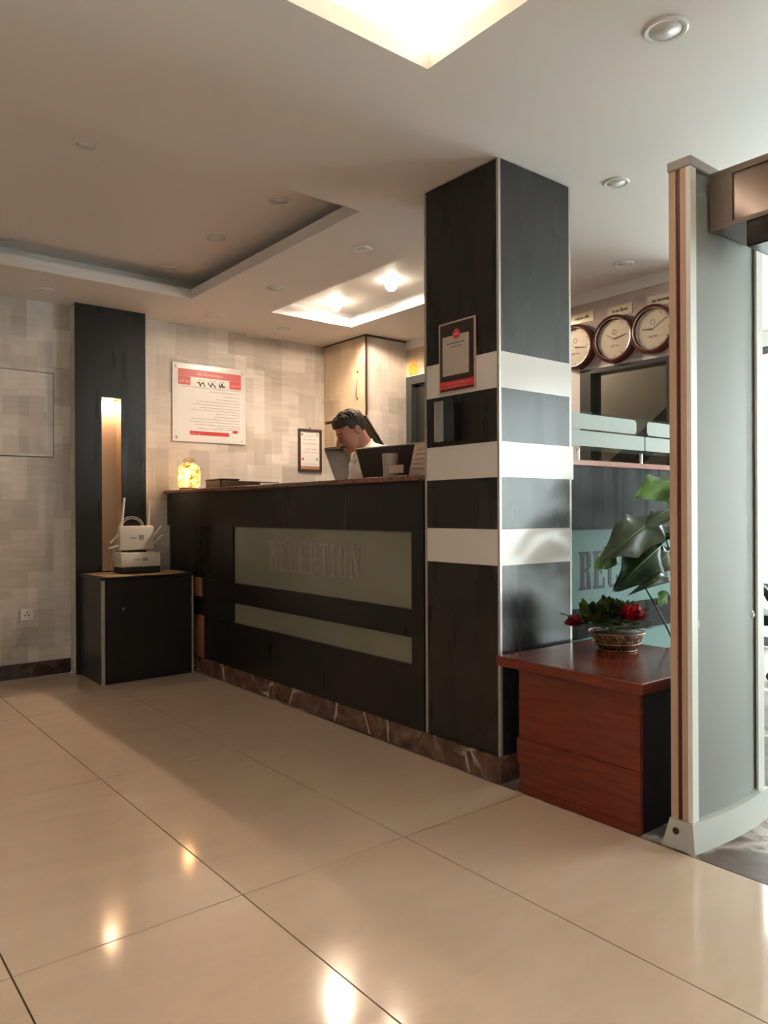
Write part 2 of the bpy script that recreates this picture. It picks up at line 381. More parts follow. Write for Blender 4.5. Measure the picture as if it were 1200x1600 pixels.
# lounge beyond the detector and the glazed entrance
struct('wall_lounge', B(4.8, 6.32, 2.92, 3.02, 0, H), M['plaster'])
bm = bm_(); box(bm, 6.2, 6.32, -2.8, 2.92, 2.42, H); box(bm, 6.2, 6.32, -.54, .86, 0, 2.42)  # header, and an unseen pier added to cut daylight mirrored in the second counter
struct('wall_entrance_added_pier', bm, M['plaster'])
bm = bm_()
for y in (-2.8, -1.70, -.60, .86, 1.72, 2.855): box(bm, 6.22, 6.28, y, y + .06, 0, 2.42)

for a_, b_ in ((-2.74, -.60), (.92, 2.855)): box(bm, 6.22, 6.28, a_, b_, 2.36, 2.419); box(bm, 6.22, 6.28, a_, b_, .001, .08)

e = struct('window_2', bm, M['alu'])
for y, y2 in ((-2.735, -1.705), (-1.635, -.605), (.925, 1.715), (1.785, 2.85)):
    obj('pane', B(6.245, 6.251, y, y2, .081, 2.359), M['glass'], e)
gr = struct('ground', B(6.32, 22, -16, 14, -.12, -.02), M['pave'])
# picture and trim on the lounge wall
bb = struct('baseboard_back', B(-2.8, 1.58, 5.432, 5.449, .001, .10), M['skirt_dark'])
struct('baseboard_left', B(-2.799, -2.785, -2.8, 5.43, .001, .10), M['skirt_dark'])

# hatch and socket on the left part of the back wall
t = thing('wall_hatch', 'flush access hatch papered like the wall, on the left', 'hatch', (1.1, 5.44, 1.48))
obj('hatch_door', B(.70, 1.472, 5.441, 5.4495, 1.487, 2.055), M['paper_x'], t)
bm = bm_(); box(bm, 1.473, 1.477, 5.4435, 5.4497, 1.482, 2.06); box(bm, .70, 1.473, 5.4435, 5.4497, 2.0555, 2.06); box(bm, .70, 1.473, 5.4435, 5.4497, 1.482, 1.4865)
obj('hatch_edge', bm, M['brown_dark'], t)
obj('latch', B(1.415, 1.43, 5.434, 5.441, 1.735, 1.785), M['silver'], t)
t = thing('wall_socket', 'small white power socket low on the papered wall', 'socket', (1.302, 5.44, .424))
obj('face_plate', B(1.262, 1.342, 5.439, 5.4495, .384, .464, bev=.003), M['white'], t)
bm = bm_()
for dx, dz in ((-.012, -.006), (.012, -.006), (0, .014)): box(bm, 1.302 + dx - .004, 1.302 + dx + .004, 5.4375, 5.4388, .424 + dz - .005, .424 + dz + .005)
obj('socket_hole', bm, M['ink'], t)

# ------------------------------------------------------------------ black column with lit niche
CX0, CX1, CYF = 1.583, 2.076, 5.325
t = thing('black_column', 'tall black wall column with a narrow lit niche above the router cabinet', 'column', (1.83, 5.38, 0))
NX0, NX1, NZ0, NZ1 = 1.762, 1.898, .70, 1.908
bm = bm_()
box(bm, CX0 + .004, NX0 - .003, CYF + .006, 5.449, 0, H - .002); box(bm, NX1 + .003, CX1 - .004, CYF + .006, 5.449, 0, H - .002)
box(bm, NX0 - .003, NX1 + .003, CYF + .006, 5.449, NZ1 + .003, H - .002); box(bm, NX0 - .003, NX1 + .003, CYF + .006, 5.449, 0, NZ0 - .003)
obj('column_core', bm, M['paper_y'], t, label='beige papered core of the column')
bm = bm_()
box(bm, CX0, NX0, CYF, CYF + .005, .0, H - .002); box(bm, NX1, CX1, CYF, CYF + .005, 0, H - .002); box(bm, NX0, NX1, CYF, CYF + .005, NZ1, H - .002)
box(bm, NX0, NX1, CYF, CYF + .005, 0, NZ0)
obj('front_panel', bm, M['black_column'], t)
bm = bm_(); box(bm, NX0 - .002, NX0, CYF + .005, 5.42, NZ0, NZ1); box(bm, NX1, NX1 + .002, CYF + .005, 5.42, NZ0, NZ1)
box(bm, NX0, NX1, 5.42, 5.424, NZ0, NZ1)
obj('niche_lining', bm, mat('niche_lining', (.52, .38, .27), .5), t)
obj('niche_lamp', lathe(bm_(), [(.001, 0), (.030, 0), (.030, .007), (.001, .007)], (1.83, 5.375, NZ1 - .008), seg=20), M['niche_lamp'], t)
light('niche_spot', 'AREA', (1.83, 5.375, NZ1 - .012), P_NICHE, WARM, .05, None, (0, .12, -1))

# ------------------------------------------------------------------ cabinet with the routers
KX0, KX1, KY0, KY1, KZ = 1.608, 2.228, 4.875, 5.318, .690
t = thing('router_cabinet', 'low black cabinet with silver corner edge carrying two routers', 'cabinet', (1.92, 5.1, 0))
obj('body', B(KX0 + .004, KX1, KY0 + .016, KY1, .0, KZ - .02), M['black'], t)
obj('door', B(KX0 + .03, KX1 - .012, KY0, KY0 + .014, .02, KZ - .025), M['black'], t)
dd = bpy.data.objects['door']
obj('keyhole', lathe(bm_(), [(.001, 0), (.009, 0), (.009, .006), (.001, .006)], (1.745, KY0 - .006, .48), 'y', 16), M['chrome'], dd)
bm = bm_(); box(bm, KX0, KX0 + .02, KY0 - .002, KY0 + .014, 0, KZ - .02); obj('edge_trim', bm, M['silver'], t); bm = bm_()
box(bm, KX1 - .010, KX1 + .002, KY0 - .002, KY0 + .014, 0, KZ - .02); obj('edge_trim', bm, M['silver'], t)
obj('top_board', B(KX0 - .006, KX1 + .004, KY0 - .006, KY1, KZ - .02, KZ - .004), M['black'], t)
bm = bm_(); prism(bm, [(KX0 + .03, KY0 + .0, KZ - .003), (KX1 - .10, KY0 + .006, KZ - .003), (KX1 - .01, KY0 + .10, KZ - .003), (KX1 - .02, KY1 - .1, KZ - .003), (KX0 + .08, KY1 - .03, KZ - .003), (KX0 + .01, KY1 - .05, KZ - .003)], (0, 0, .005))
o = obj('board_sheet', bm, M['card']); tag(o, 'brown sheet of board lying on the black router cabinet', 'board')
# routers
def router(x, y, z, w, dpt, h, label, tilt):
    t = thing('router', label, 'router', (x, y, z))
    obj('housing', B(x - w / 2, x + w / 2, y - dpt / 2, y + dpt / 2, z, z + h, bev=min(.012, h * .2)), M['router'], t, True, ang=.6)
    obj('badge', B(x + .01, x + .045, y - dpt / 2 - .0012, y - dpt / 2 + .001, z + h * .42, z + h * .62), M['ink_grey'], t)
    obj('name_strip', B(x - .05, x - .005, y - dpt / 2 - .0012, y - dpt / 2 + .001, z + h * .48, z + h * .54), M['ink_grey'], t)
    return t
o = obj('black_riser', B(1.785, 2.055, 5.02, 5.16, KZ + .003, .733, bev=.004), M['black_plastic']); tag(o, 'flat black riser under the white routers', 'power unit')  # flat dark block filling the gap under the routers
r1 = router(1.92, 5.09, .735, .275, .15, .098, 'lower white router, wide and flat, resting on the black riser', 0)
r2 = router(1.915, 5.10, .848, .235, .06, .165, 'upper white router standing upright on the wider router', 0)
obj('foot', B(1.85, 1.98, 5.08, 5.12, .8335, .847), M['black_plastic'], r2)
for (a, b) in (((1.822, 5.11, 1.012), (1.842, 5.115, 1.205)), ((2.012, 5.12, 1.012), (2.022, 5.13, 1.16)), ((2.034, 5.10, .93), (2.098, 5.10, 1.01)), ((2.034, 5.10, .885), (2.105, 5.10, .945))):
    bm = bm_(); tube(bm, [a, b], .008, 10); obj('antenna', bm, M['router'], r2, True, ang=.7)
for (a, b) in (((1.796, 5.10, .95), (1.745, 5.11, .90)), ((1.796, 5.10, .88), (1.735, 5.11, .862))):
    bm = bm_(); tube(bm, [a, b], .007, 10); obj('antenna', bm, M['router'], r2, True, ang=.7)
for k, (rr, xo) in enumerate(((.075, 0), (.062, .004))):
    pts = [(1.915 + xo + rr * math.cos(a) * 1.15, 5.178 + .006 * k, 1.00 + rr * math.sin(a)) for a in np.linspace(0, PI, 18)]
    pts = [(pts[0][0], pts[0][1], .90)] + pts + [(pts[-1][0] - .03, pts[-1][1], .92), (pts[-1][0] - .06, pts[-1][1], KZ + .01)]
    bm = bm_(); tube(bm, pts, .0028, 6); o = obj('cable', bm, M['router'], None, True)
    tag(o, ('outer' if k == 0 else 'inner') + ' loop of thin pale cable arching behind the upper router', 'cable')

# ------------------------------------------------------------------ reception counters
def letter_bm(ch, w, h, P):
    """condensed slab letters built from strokes; P maps (u, v) in 0..1 x 0..1 to two 3D points (back, front)"""
    bm = bm_()
    def poly(pts):
        a = [bm.verts.new(P(u, v, 0)) for u, v in pts]; b = [bm.verts.new(P(u, v, 1)) for u, v in pts]
        bm.faces.new(a); bm.faces.new(b[::-1])
        for i in range(len(a)): bm.faces.new((a[i], b[i], b[(i + 1) % len(a)], a[(i + 1) % len(a)]))
    def R(a, b, c, d): poly([(a, c), (b, c), (b, d), (a, d)])
    th = .075
    def stem(a, b): R(a, b, th, 1 - th)
    if ch == 'R':
        stem(.12, .42); R(.02, .52, 0, th); R(.02, .70, 1 - th, 1); R(.42, .7, .48, .48 + th)
        poly([(.62, 1 - th), (.70, 1), (.92, .93), (.92, .6), (.70, .48), (.62, .55)]); poly([(.62, .48), (.86, .46), (.94, 0), (.64, 0)])
    elif ch == 'P':
        stem(.12, .42); R(.02, .55, 0, th); R(.02, .70, 1 - th, 1); R(.42, .7, .42, .42 + th)
        poly([(.62, 1 - th), (.70, 1), (.94, .92), (.94, .52), (.70, .42), (.62, .5)])
    elif ch == 'E':
        stem(.12, .42); R(.02, .92, 0, th); R(.02, .92, 1 - th, 1); R(.42, .68, .46, .46 + th)
        R(.82, .92, th, .28); R(.82, .92, .72, 1 - th); R(.62, .70, .38, .62)
    elif ch == 'C':
        poly([(.10, .1), (.28, 0), (.38, .06), (.38, .94), (.28, 1), (.10, .9)]); poly([(.28, 0), (.80, 0), (.92, .1), (.92, .32), (.80, .32), (.8, th), (.38, th)])
        poly([(.38, 1 - th), (.8, 1 - th), (.8, .68), (.92, .68), (.92, .9), (.8, 1), (.28, 1)])
    elif ch == 'O':
        poly([(.08, .1), (.26, 0), (.36, .06), (.36, .94), (.26, 1), (.08, .9)]); poly([(.92, .1), (.92, .9), (.74, 1), (.64, .94), (.64, .06), (.74, 0)])
        R(.27, .73, 0, .06); R(.27, .73, .94, 1)
    elif ch == 'T':
        stem(.35, .65); R(.22, .78, 0, th); R(.03, .97, 1 - th, 1); R(.03, .12, .72, 1 - th); R(.88, .97, .72, 1 - th)
    elif ch == 'I':
        stem(.30, .70); R(.14, .86, 0, th); R(.14, .86, 1 - th, 1)
    elif ch == 'N':
        R(.12, .22, th, 1 - th); R(.02, .32, 0, th); R(.78, .88, th, 1 - th); R(.68, .98, 1 - th, 1); poly([(.02, 1), (.34, 1), (.88, 0), (.72, 0)])
    bmesh.ops.recalc_face_normals(bm, faces=bm.faces); return bm
WORD = 'RECEPTION'; LW = {'I': .62, 'T': .95}
def word(u0, u1, v0, v1, fn, m, parent):
    ws = [LW.get(c, 1) for c in WORD]; tot = sum(ws) + .12 * (len(ws) - 1); k = (u1 - u0) / tot; u = u0
    for c, wv_ in zip(WORD, ws):
        a, b = u, u + wv_ * k
        obj('letter', letter_bm(c, 1, 1, lambda p, q, s, a=a, b=b: Vector(fn(a + (b - a) * p, v0 + (v1 - v0) * q, s))), m, parent); u = b + .12 * k

FX = 2.284; PY0, PY1, PX1 = 2.094, 2.540, 2.745         # pillar footprint
CZ = 1.267
ct = thing('reception_counter', 'long black reception counter with frosted glass strips, left of the striped pillar', 'counter', (2.4, 4.0, 0))
cy0, cy1 = PY1 + .018, 5.445
obj('plinth', B(FX - .002, FX + .1, cy0, cy1, 0, .10), M['marble'], ct, label='dark veined marble plinth')
bm = bm_()
box(bm, FX + .02, FX + .20, cy0, cy1, .101, CZ - .025)
obj('carcass', bm, M['black'], ct)
def face(y0, y1, z0, z1, m, name='front_board', x=FX, label=None, dx=.019): return obj(name, B(x, x + dx, y0, y1, z0, z1), m, ct, label=label)
face(cy0, cy1, 1.009, CZ - .025, M['black']); face(cy0, 4.85, .520, .648, M['black']); face(4.851, 4.98, .520, .648, M['copper'], 'end_panel', FX + .003, 'copper-coloured laminate panel'); face(cy0, 4.82, .101, .392, M['black'])
face(cy0, 2.642, .393, .519, M['black'], 'stile'); face(cy0, 2.642, .649, 1.008, M['black'], 'stile')
face(4.397, 4.60, .393, .519, M['black'], 'stile'); face(4.397, 4.60, .649, 1.008, M['black'], 'stile')
face(4.60, 5.10, .649, 1.008, M['black_pillar'], 'recessed_panel', FX + .012, dx=.007)
face(4.985, cy1, .101, .648, M['black'], 'end_board'); 
face(4.822, 4.98, .101, .392, M['copper'], 'end_panel', FX + .003, 'copper-coloured laminate panel')
face(4.601, 4.98, .393, .519, M['black'], 'front_board')
gl = face(2.643, 4.396, .649, 1.008, M['frost'], 'glass_strip', FX + .012, 'wide frosted green glass strip lettered RECEPTION', dx=.007)
face(2.643, 4.396, .393, .519, M['frost'], 'glass_strip', FX + .012, 'narrow frosted green glass strip', dx=.007)
word(3.95, 3.045, .757, .932, lambda u, v, s: (FX + .0118 - .0012 * s, u, v), M['letter_dim'], gl)
obj('counter_top', B(FX - .03, FX + .42, cy0, cy1, CZ - .0245, CZ, bev=.004), M['granite_top'], ct, label='red-brown granite top')
obj('worktop', B(FX + .205, FX + .56, cy0 + .03, 5.38, .74, .765), M['brown_dark'], ct)
obj('worktop_support', B(FX + .205, FX + .52, 5.30, 5.33, .0, .739), M['brown_dark'], ct)
obj('worktop_support', B(FX + .205, FX + .52, 2.62, 2.65, .0, .739), M['brown_dark'], ct)

# second counter: runs off to the right behind the pillar
C2Y = 2.112; c2x0, c2x1 = PX1 + .016, XB - .02; C2Z = 1.332
c2 = thing('reception_counter', 'black reception counter with glass tinted aqua for daylight and dark lettering, behind the plant, right of the pillar', 'counter', (3.4, 2.2, 0))
def f2(x0, x1, z0, z1, m, name='front_board', y=C2Y, label=None, dy=.019): return obj(name, B(x0, x1, y, y + dy, z0, z1), m, c2, label=label)
obj('carcass', B(c2x0, c2x1, C2Y + .02, C2Y + .2, .101, C2Z - .026), M['black'], c2)
obj('plinth', B(c2x0, c2x1, C2Y - .002, C2Y + .1, 0, .10), M['marble'], c2, label='dark veined marble plinth')
f2(c2x0, c2x1, 1.015, C2Z - .026, M['black_counter']); f2(c2x0, c2x1, .520, .655, M['black_counter']); f2(c2x0, c2x1, .101, .392, M['black_counter'])
f2(c2x1 - .1, c2x1, .393, .519, M['black_counter'], 'stile'); f2(c2x1 - .1, c2x1, .656, 1.014, M['black_counter'], 'stile')
gl2 = f2(c2x0, c2x1 - .101, .656, 1.014, M['frost_daylit'], 'glass_strip', C2Y + .012, 'wide frosted glass strip with daylight painted in aqua, lettered RECEPTION', dy=.007)
f2(c2x0, c2x1 - .101, .393, .519, M['frost_daylit'], 'glass_strip', C2Y + .012, 'narrow frosted glass strip with daylight painted in aqua', dy=.007)
word(2.842, 3.75, .738, .914, lambda u, v, s: (u, C2Y + .0118 - .0012 * s, v), M['letter_dark'], gl2)
obj('counter_top', B(c2x0, c2x1, C2Y - .015, C2Y + .34, C2Z - .0255, C2Z, bev=.004), M['pink_granite'], c2, label='pink granite top')
# glass screen on the second counter
gs = thing('glass_screen', 'low glass screen with two frosted bands on standoffs above the pink granite top', 'glass screen', (3.4, 2.13, C2Z))
for (a, b) in ((c2x0 + .01, 3.368), (3.376, c2x1 - .02)):
    pn = obj('pane', B(a, b, 2.12, 2.126, 1.378, 1.556), M['glass'], gs)
    for (z0, z1, aa, bb) in ((1.476, 1.545, a, b - (.07 if b < 3.5 else 0)), (1.398, 1.468, a, b)):
        if a > 3.3 and z0 > 1.45: aa += .015
        bm = bm_(); r_ = .02 if z0 > 1.45 else .006; pts = []
        for cx, cz, a0 in ((bb - r_, z1 - r_, 0), (aa + r_, z1 - r_, 90), (aa + r_, z0 + r_, 180), (bb - r_, z0 + r_, 270)):
            for q in range(4): an = math.radians(a0 + q * 30); pts.append((cx + r_ * math.cos(an), 2.1192, cz + r_ * math.sin(an)))
        prism(bm, pts, (0, -.0012, 0), (0, .0005, 0)); obj('frosted_band', bm, M['frost_band'], pn)
for x in (2.86, 3.372, 3.95):
    obj('standoff', lathe(bm_(), [(.001, C2Z), (.007, C2Z), (.007, 1.385), (.001, 1.385)], (x, 2.14, 0), seg=14), M['chrome'], gs, True, ang=.7)

# ------------------------------------------------------------------ striped pillar
t = thing('striped_pillar', 'square black pillar with three white bands and silver corner strips', 'pillar', (2.5, 2.3, 0))
e = .012
obj('core', B(FX + e, PX1 - e, PY0 + e, PY1 - e, 0, H - .001), M['black_matt'], t)
bands = [(.106, .878, 0), (.879, 1.027, 1), (1.028, 1.239, 0), (1.240, 1.386, 1), (1.387, 1.604, 0), (1.605, 1.753, 1), (1.754, H - .004, 0)]
for z0, z1, wt in bands:
    ex = .002 * wt; mm = M['stripe'] if wt else M['black_pillar']; nm = 'white_band' if wt else 'black_panel'
    obj(nm, B(FX - ex, FX + e - .001, PY0 + .010, PY1 - .010, z0, z1), mm, t)
    xo = PX1 - .006 + (.012 if wt and z0 > 1.2 else 0) + (.012 if z0 == 1.240 else 0)
    obj(nm, B(FX + .010, xo, PY0 - ex, PY0 + e - .001, z0, z1), mm, t)
    obj(nm, B(PX1 - e + .001, PX1 + ex * 0, PY0 + e, PY1 - .010, z0, z1), mm, t)
    obj(nm, B(FX + .010, PX1 - .010, PY1 - e + .001, PY1 + ex, z0, z1), mm, t)
for (x, y) in ((FX - .003, PY0 - .003), (FX - .003, PY1 - .009), (PX1 - .0055, PY0 + .0), (PX1 - .009, PY1 - .009)):
    obj('corner_strip', B(x, x + .0125, y, y + .0125, .0, H - .004), M['silver'], t, label='silver metal corner strip')
bm = bm_(); box(bm, FX - .014, FX - .0035, PY0 - .014, PY1 + .014, 0, .105); box(bm, FX - .0035, PX1 + .008, PY0 - .014, PY0 - .0035, 0, .105)
obj('marble_skirting', bm, M['marble'], t, label='dark marble skirting with pale veins')

# sign on the pillar (its code square is left out)
t = thing('payment_sign', 'small framed sign with red round emblem on the pillar face', 'sign', (FX - .01, 2.33, 1.61))
sy0, sy1, sz0, sz1 = 2.219, 2.442, 1.615, 1.922
def sgn(name, y0, y1, z0, z1, m, dpt, par=t, lay=0): return obj(name, B(FX - .0025 - dpt, FX - .0025 - lay, y0, y1, z0, z1), m, par)
sgn('backing_board', sy0, sy1, sz0, sz1, mat('sign_rose_edge', (.52, .37, .31), .35), .005)
sgn('dark_print', sy0 + .009, sy1 - .009, sz0 + .008, sz1 - .008, mat('sign_dark', (.035, .022, .018), .3), .0058, lay=.0051)
sgn('white_card', sy0 + .037, sy1 - .037 + .012, sz0 + .075, sz1 - .062, mat('sign_card', (.55, .47, .40), .4), .0066, lay=.0059)
sgn('red_band', sy0 + .009, sy1 - .009, sz0 + .018, sz0 + .050, M['red'], .0066, lay=.0059)
obj('emblem', lathe(bm_(), [(.001, -.0005), (.022, -.0005), (.022, .0008), (.001, .0008)], (FX - .0098, 2.33, sz1 - .058), 'x', 24), M['red'], t)
bm = bm_(); box(bm, FX - .0114, FX - .0106, 2.315, 2.345, sz1 - .062, sz1 - .055); obj('emblem_mark', bm, M['red_pale'], t)
def scribble(bm, axis, u0, u1, v, h, off, th=.0006, gap=.3, seed=0):
    """one line of unreadable small print: short word-like strokes. axis 'x': text runs along x on plane y=off, 'y': along y on plane x=off"""
    r = random.Random(seed); u = min(u0, u1); ue = max(u0, u1)
    while u < ue:
        wl = h * r.uniform(.8, 3.6); b = min(u + wl, ue)
        k = u
        while k < b:
            q = min(k + h * .45, b); hh = h * r.choice((.5, .6, .6, 1)); lo = v + (h * -.2 if r.random() < .15 else 0)
            if axis == 'x': box(bm, k, q - h * .12, off - th, off, lo, v + hh)
            else: box(bm, off - th, off, k, q - h * .12, lo, v + hh)
            k = q
        u = b + h * gap * 2
bm = bm_(); scribble(bm, 'y', sy0 + .065, sy1 - .055, sz1 - .098, .006, FX - .0092, seed=1); scribble(bm, 'y', sy0 + .08, sy1 - .075, sz1 - .112, .004, FX - .0092, seed=2)
obj('small_print', bm, M['ink'], t, kind='stuff')
bm = bm_(); scribble(bm, 'y', sy0 + .03, sy1 - .035, sz0 + .036, .005, FX - .0092, seed=3); scribble(bm, 'y', sy0 + .055, sy1 - .06, sz0 + .024, .005, FX - .0092, seed=4)
obj('small_print', bm, M['red_pale'], t, kind='stuff', label='pale small print on the red band')
# acrylic holder under the sign
t = thing('leaflet_holder', 'shiny clear leaflet holder on the pillar just below the framed sign', 'holder', (FX - .02, 2.36, 1.4))
hy0, hy1, hz0, hz1 = 2.305, 2.425, 1.402, 1.597
bm = bm_(); box(bm, FX - .0065, FX - .0035, hy0, hy1, hz0, hz1); box(bm, FX - .05, FX - .0065, hy0, hy0 + .003, hz0, hz1 - .02); box(bm, FX - .05, FX - .0065, hy1 - .003, hy1, hz0, hz1 - .02)
box(bm, FX - .05, FX - .0065, hy0 + .003, hy1 - .003, hz0, hz0 + .003)
obj('pocket', bm, M['acrylic'], t)
obj('pocket_side', B(FX - .053, FX - .050, hy0, 2.366, hz0, hz1 - .02), mat('navy_plastic', (.02, .03, .04), .25), t, label='dark blue front half')
obj('pocket_front', B(FX - .053, FX - .050, 2.367, hy1, hz0, hz1 - .02), mat('polished_steel', (.5, .55, .6), .12, .95), t, label='mirror-like polished front')
bm = bm_(); tube(bm, [(FX - .0515, hy1 - .002, hz1 - .02), (FX - .0515, hy1 - .002, hz0 + .01), (FX - .0515, hy1 - .03, hz0)], .003); obj('edge_bead', bm, M['silver'], t, True)

# ------------------------------------------------------------------ poster and certificate on the back wall
px0, px1, pz0, pz1, py = 2.326, 2.946, 1.645, 2.245, 5.4495
t = thing('rules_poster', 'white acrylic poster with red header and footer bars on the papered wall', 'poster', (2.63, py, 1.64))
obj('board', B(px0, px1, py - .012, py, pz0, pz1, bev=.003), M['white'], t)
yf = py - .012
def pr(name, x0, x1, z0, z1, m, th=.0008, par=None, lay=0): return obj(name, B(px0 + x0, px0 + x1, yf - th, yf - lay, pz0 + z0, pz0 + z1), m, par or t)
pr('print_area', .035, .585, .03, .57, M['paper_white'], .0004)
pr('header_bar', .045, .575, .50, .555, M['red'], lay=.0005); pr('header_tab', .045, .145, .435, .499, M['red'], lay=.0005); pr('header_tab', .475, .575, .435, .499, M['red'], lay=.0005)
pr('footer_bar', .14, .47, .055, .085, M['red'], lay=.0005); pr('footer_mark', .50, .545, .085, .105, M['red'], lay=.0005)
bm = bm_(); scribble(bm, 'x', px0 + .20, px0 + .42, pz0 + .518, .022, yf - .001, seed=11, gap=.1); scribble(bm, 'x', px0 + .055, px0 + .135, pz0 + .455, .02, yf - .001, seed=12, gap=.1); scribble(bm, 'x', px0 + .485, px0 + .565, pz0 + .455, .02, yf - .001, seed=13, gap=.1); scribble(bm, 'x', px0 + .15, px0 + .23, pz0 + .063, .012, yf - .001, seed=14)
obj('print', bm, M['red_pale'], t, kind='stuff', label='pale lettering on the red bars')
bm = bm_()
# large handwritten heading: three joined words
for k, (a, b) in enumerate(((.20, .265), (.29, .355), (.385, .43))):
    pts = [(px0 + a + (b - a) * s, yf - .0015, pz0 + .452 + .012 * math.sin(s * 11 + k) + .008 * math.cos(s * 23)) for s in np.linspace(0, 1, 18)]
    tube(bm, pts, .0035, 5); 
    for s in (.3, .8): box(bm, px0 + a + (b - a) * s, px0 + a + (b - a) * s + .006, yf - .002, yf - .0005, pz0 + .475, pz0 + .483)
obj('heading', bm, M['ink'], t, kind='stuff')
bm = bm_()
for k, (a, z) in enumerate(((.07, .40), (.30, .375), (.42, .345), (.36, .318), (.20, .295), (.15, .272), (.22, .248), (.15, .228), (.36, .206), (.34, .182), (.15, .160), (.14, .138), (.18, .115), (.36, .098), (.20, .095 - .01))):
    scribble(bm, 'x', px0 + a, px0 + .565, pz0 + z + .02, .0065, yf - .0006, seed=30 + k)
obj('text_lines', bm, M['ink_grey'], t, kind='stuff')
for x, z in ((.03, .57), (.59, .57), (.03, .03), (.59, .03)):
    obj('screw_cap', lathe(bm_(), [(.001, -.004), (.010, -.004), (.012, 0), (.001, 0)], (px0 + x, yf, pz0 + z), 'y', 16), M['chrome' if z < .1 and x < .1 else 'white'], t, True)
t = thing('certificate_frame', 'narrow dark-framed certificate hung on the papered wall left of the man', 'picture', (3.56, py, 1.45))
cx0, cx1, cz0, cz1 = 3.443, 3.676, 1.450, 1.812
bm = bm_(); fw = .018
box(bm, cx0, cx0 + fw, py - .02, py, cz0, cz1); box(bm, cx1 - fw, cx1, py - .02, py, cz0, cz1); box(bm, cx0 + fw, cx1 - fw, py - .02, py, cz0, cz0 + fw); box(bm, cx0 + fw, cx1 - fw, py - .02, py, cz1 - fw, cz1)
obj('frame', bm, M['brown_dark'], t)
obj('certificate', B(cx0 + fw, cx1 - fw, py - .008, py, cz0 + .045, cz1 - fw), M['paper_white'], t)
obj('brown_strip', B(cx0 + fw, cx1 - fw, py - .009, py, cz0 + fw, cz0 + .045), mat('mount_strip', (.42, .24, .14), .5), t)
bm = bm_()
for z, a, b in ((.30, .07, .15), (.27, .05, .18), (.235, .04, .19), (.19, .05, .19), (.16, .04, .185), (.062, .04, .19)): scribble(bm, 'x', cx0 + a, cx0 + b, cz0 + z, .006, py - .0082, seed=int(z * 1000))
obj('small_print', bm, M['ink_grey'], t, kind='stuff')
for x, z, m_ in ((.045, .105, 'red'), (.19, .105, 'ink_grey'), (.04, .315, 'ink'), (.19, .315, 'ink_grey')):
    obj('seal', lathe(bm_(), [(.001, -.001), (.011 if z < .2 else .008, -.001), (.011 if z < .2 else .008, 0), (.001, 0)], (cx0 + x, py - .0082, cz0 + z), 'y', 16), M[m_], t)
obj('hook', lathe(bm_(), [(.001, -.01), (.005, -.01), (.005, 0), (.001, 0)], (3.563, py - .002, cz1 + .012), 'y', 10), M['brown_dark'], t)

# ------------------------------------------------------------------ corner cupboard
t = thing('corner_cupboard', 'tall papered corner cupboard under the ceiling behind the man', 'cupboard', (3.9, 5.15, 1.65))
qx, qy = 3.715, 4.857
obj('side_panel', prism(bm_(), [(qx + .012, qy, 1.88), (qx + .20, qy, 1.648), (XB - .003, qy, 1.648), (XB - .003, qy, H - .014), (qx + .012, qy, H - .014)], (0, .016, 0)), M['paper_x'], t, label='pale papered panel with a sloping lower corner')
obj('door', B(qx, qx + .016, qy + .002, 5.446, 1.885, H - .012), M['paper_warm'], t)
dd2 = bpy.data.objects['door.001'] if 'door.001' in bpy.data.objects else dd
obj('handle', tube(bm_(), [(qx - .001, 4.96, 2.03), (qx - .022, 4.96, 2.05), (qx - .022, 4.96, 2.16), (qx - .001, 4.96, 2.18)], .005, 8), M['silver'], dd2, True)
obj('lock', lathe(bm_(), [(.001, -.004), (.009, -.004), (.009, 0), (.001, 0)], (qx, 4.96, 2.25), 'x', 14), M['brown_dark'], dd2)
obj('edge_board', B(qx - .003, qx + .011, qy - .012, qy + .001, 1.885, H - .012), M['brown_dark'], t)
obj('top_edge', prism(bm_(), [(qx - .006, 5.447, H - .011), (qx - .006, qy - .012, H - .011), (XB - .003, qy - .012, H - .011), (XB - .003, qy + .012, H - .011), (qx + .014, qy + .012, H - .011), (qx + .014, 5.447, H - .011)], (0, 0, .0105)), M['brown_dark'], t, label='dark brown top edge')
obj('inner_board', prism(bm_(), [(qx + .014, 4.885, 1.875), (qx + .22, 4.885, 1.60), (qx + .46 - .02, 4.885, 1.60), (qx + .44, 4.885, 1.875)], (0, .01, 0)), M['brown_dark'], t)
obj('under_board', prism(bm_(), [(qx + .017, qy + .03, 1.876), (qx + .21, qy + .03, 1.615), (qx + .225, qy + .03, 1.63), (qx + .03, qy + .03, 1.884)], (0, .50, 0)), M['brown_dark'], t)
obj('lower_shelf', B(qx - .001, qx + .20, 5.10, 5.446, 1.640, 1.660), M['brown_dark'], t)
obj('lower_box', B(qx + .001, qx + .18, 5.12, 5.445, 1.661, 1.86), M['paper_warm'], t, label='papered box below the cupboard door')
obj('bottom_rail', B(qx + .2, XB - .004, qy - .002, qy + .02, 1.622, 1.647), M['brown_dark'], t)

# sticker above door
t = obj('wall_sticker', prism(bm_(), [(XB - .006, 4.72, 2.25), (XB - .006, 4.83, 2.25), (XB - .006, 4.83, 2.33), (XB - .006, 4.80, 2.33), (XB - .006, 4.80, 2.37), (XB - .006, 4.75, 2.37), (XB - .006, 4.75, 2.33), (XB - .006, 4.72, 2.33)], (.0015, 0, 0)), M['orange'])
tag(t, 'orange-yellow sticker on the wall above the dark doorway', 'sticker')

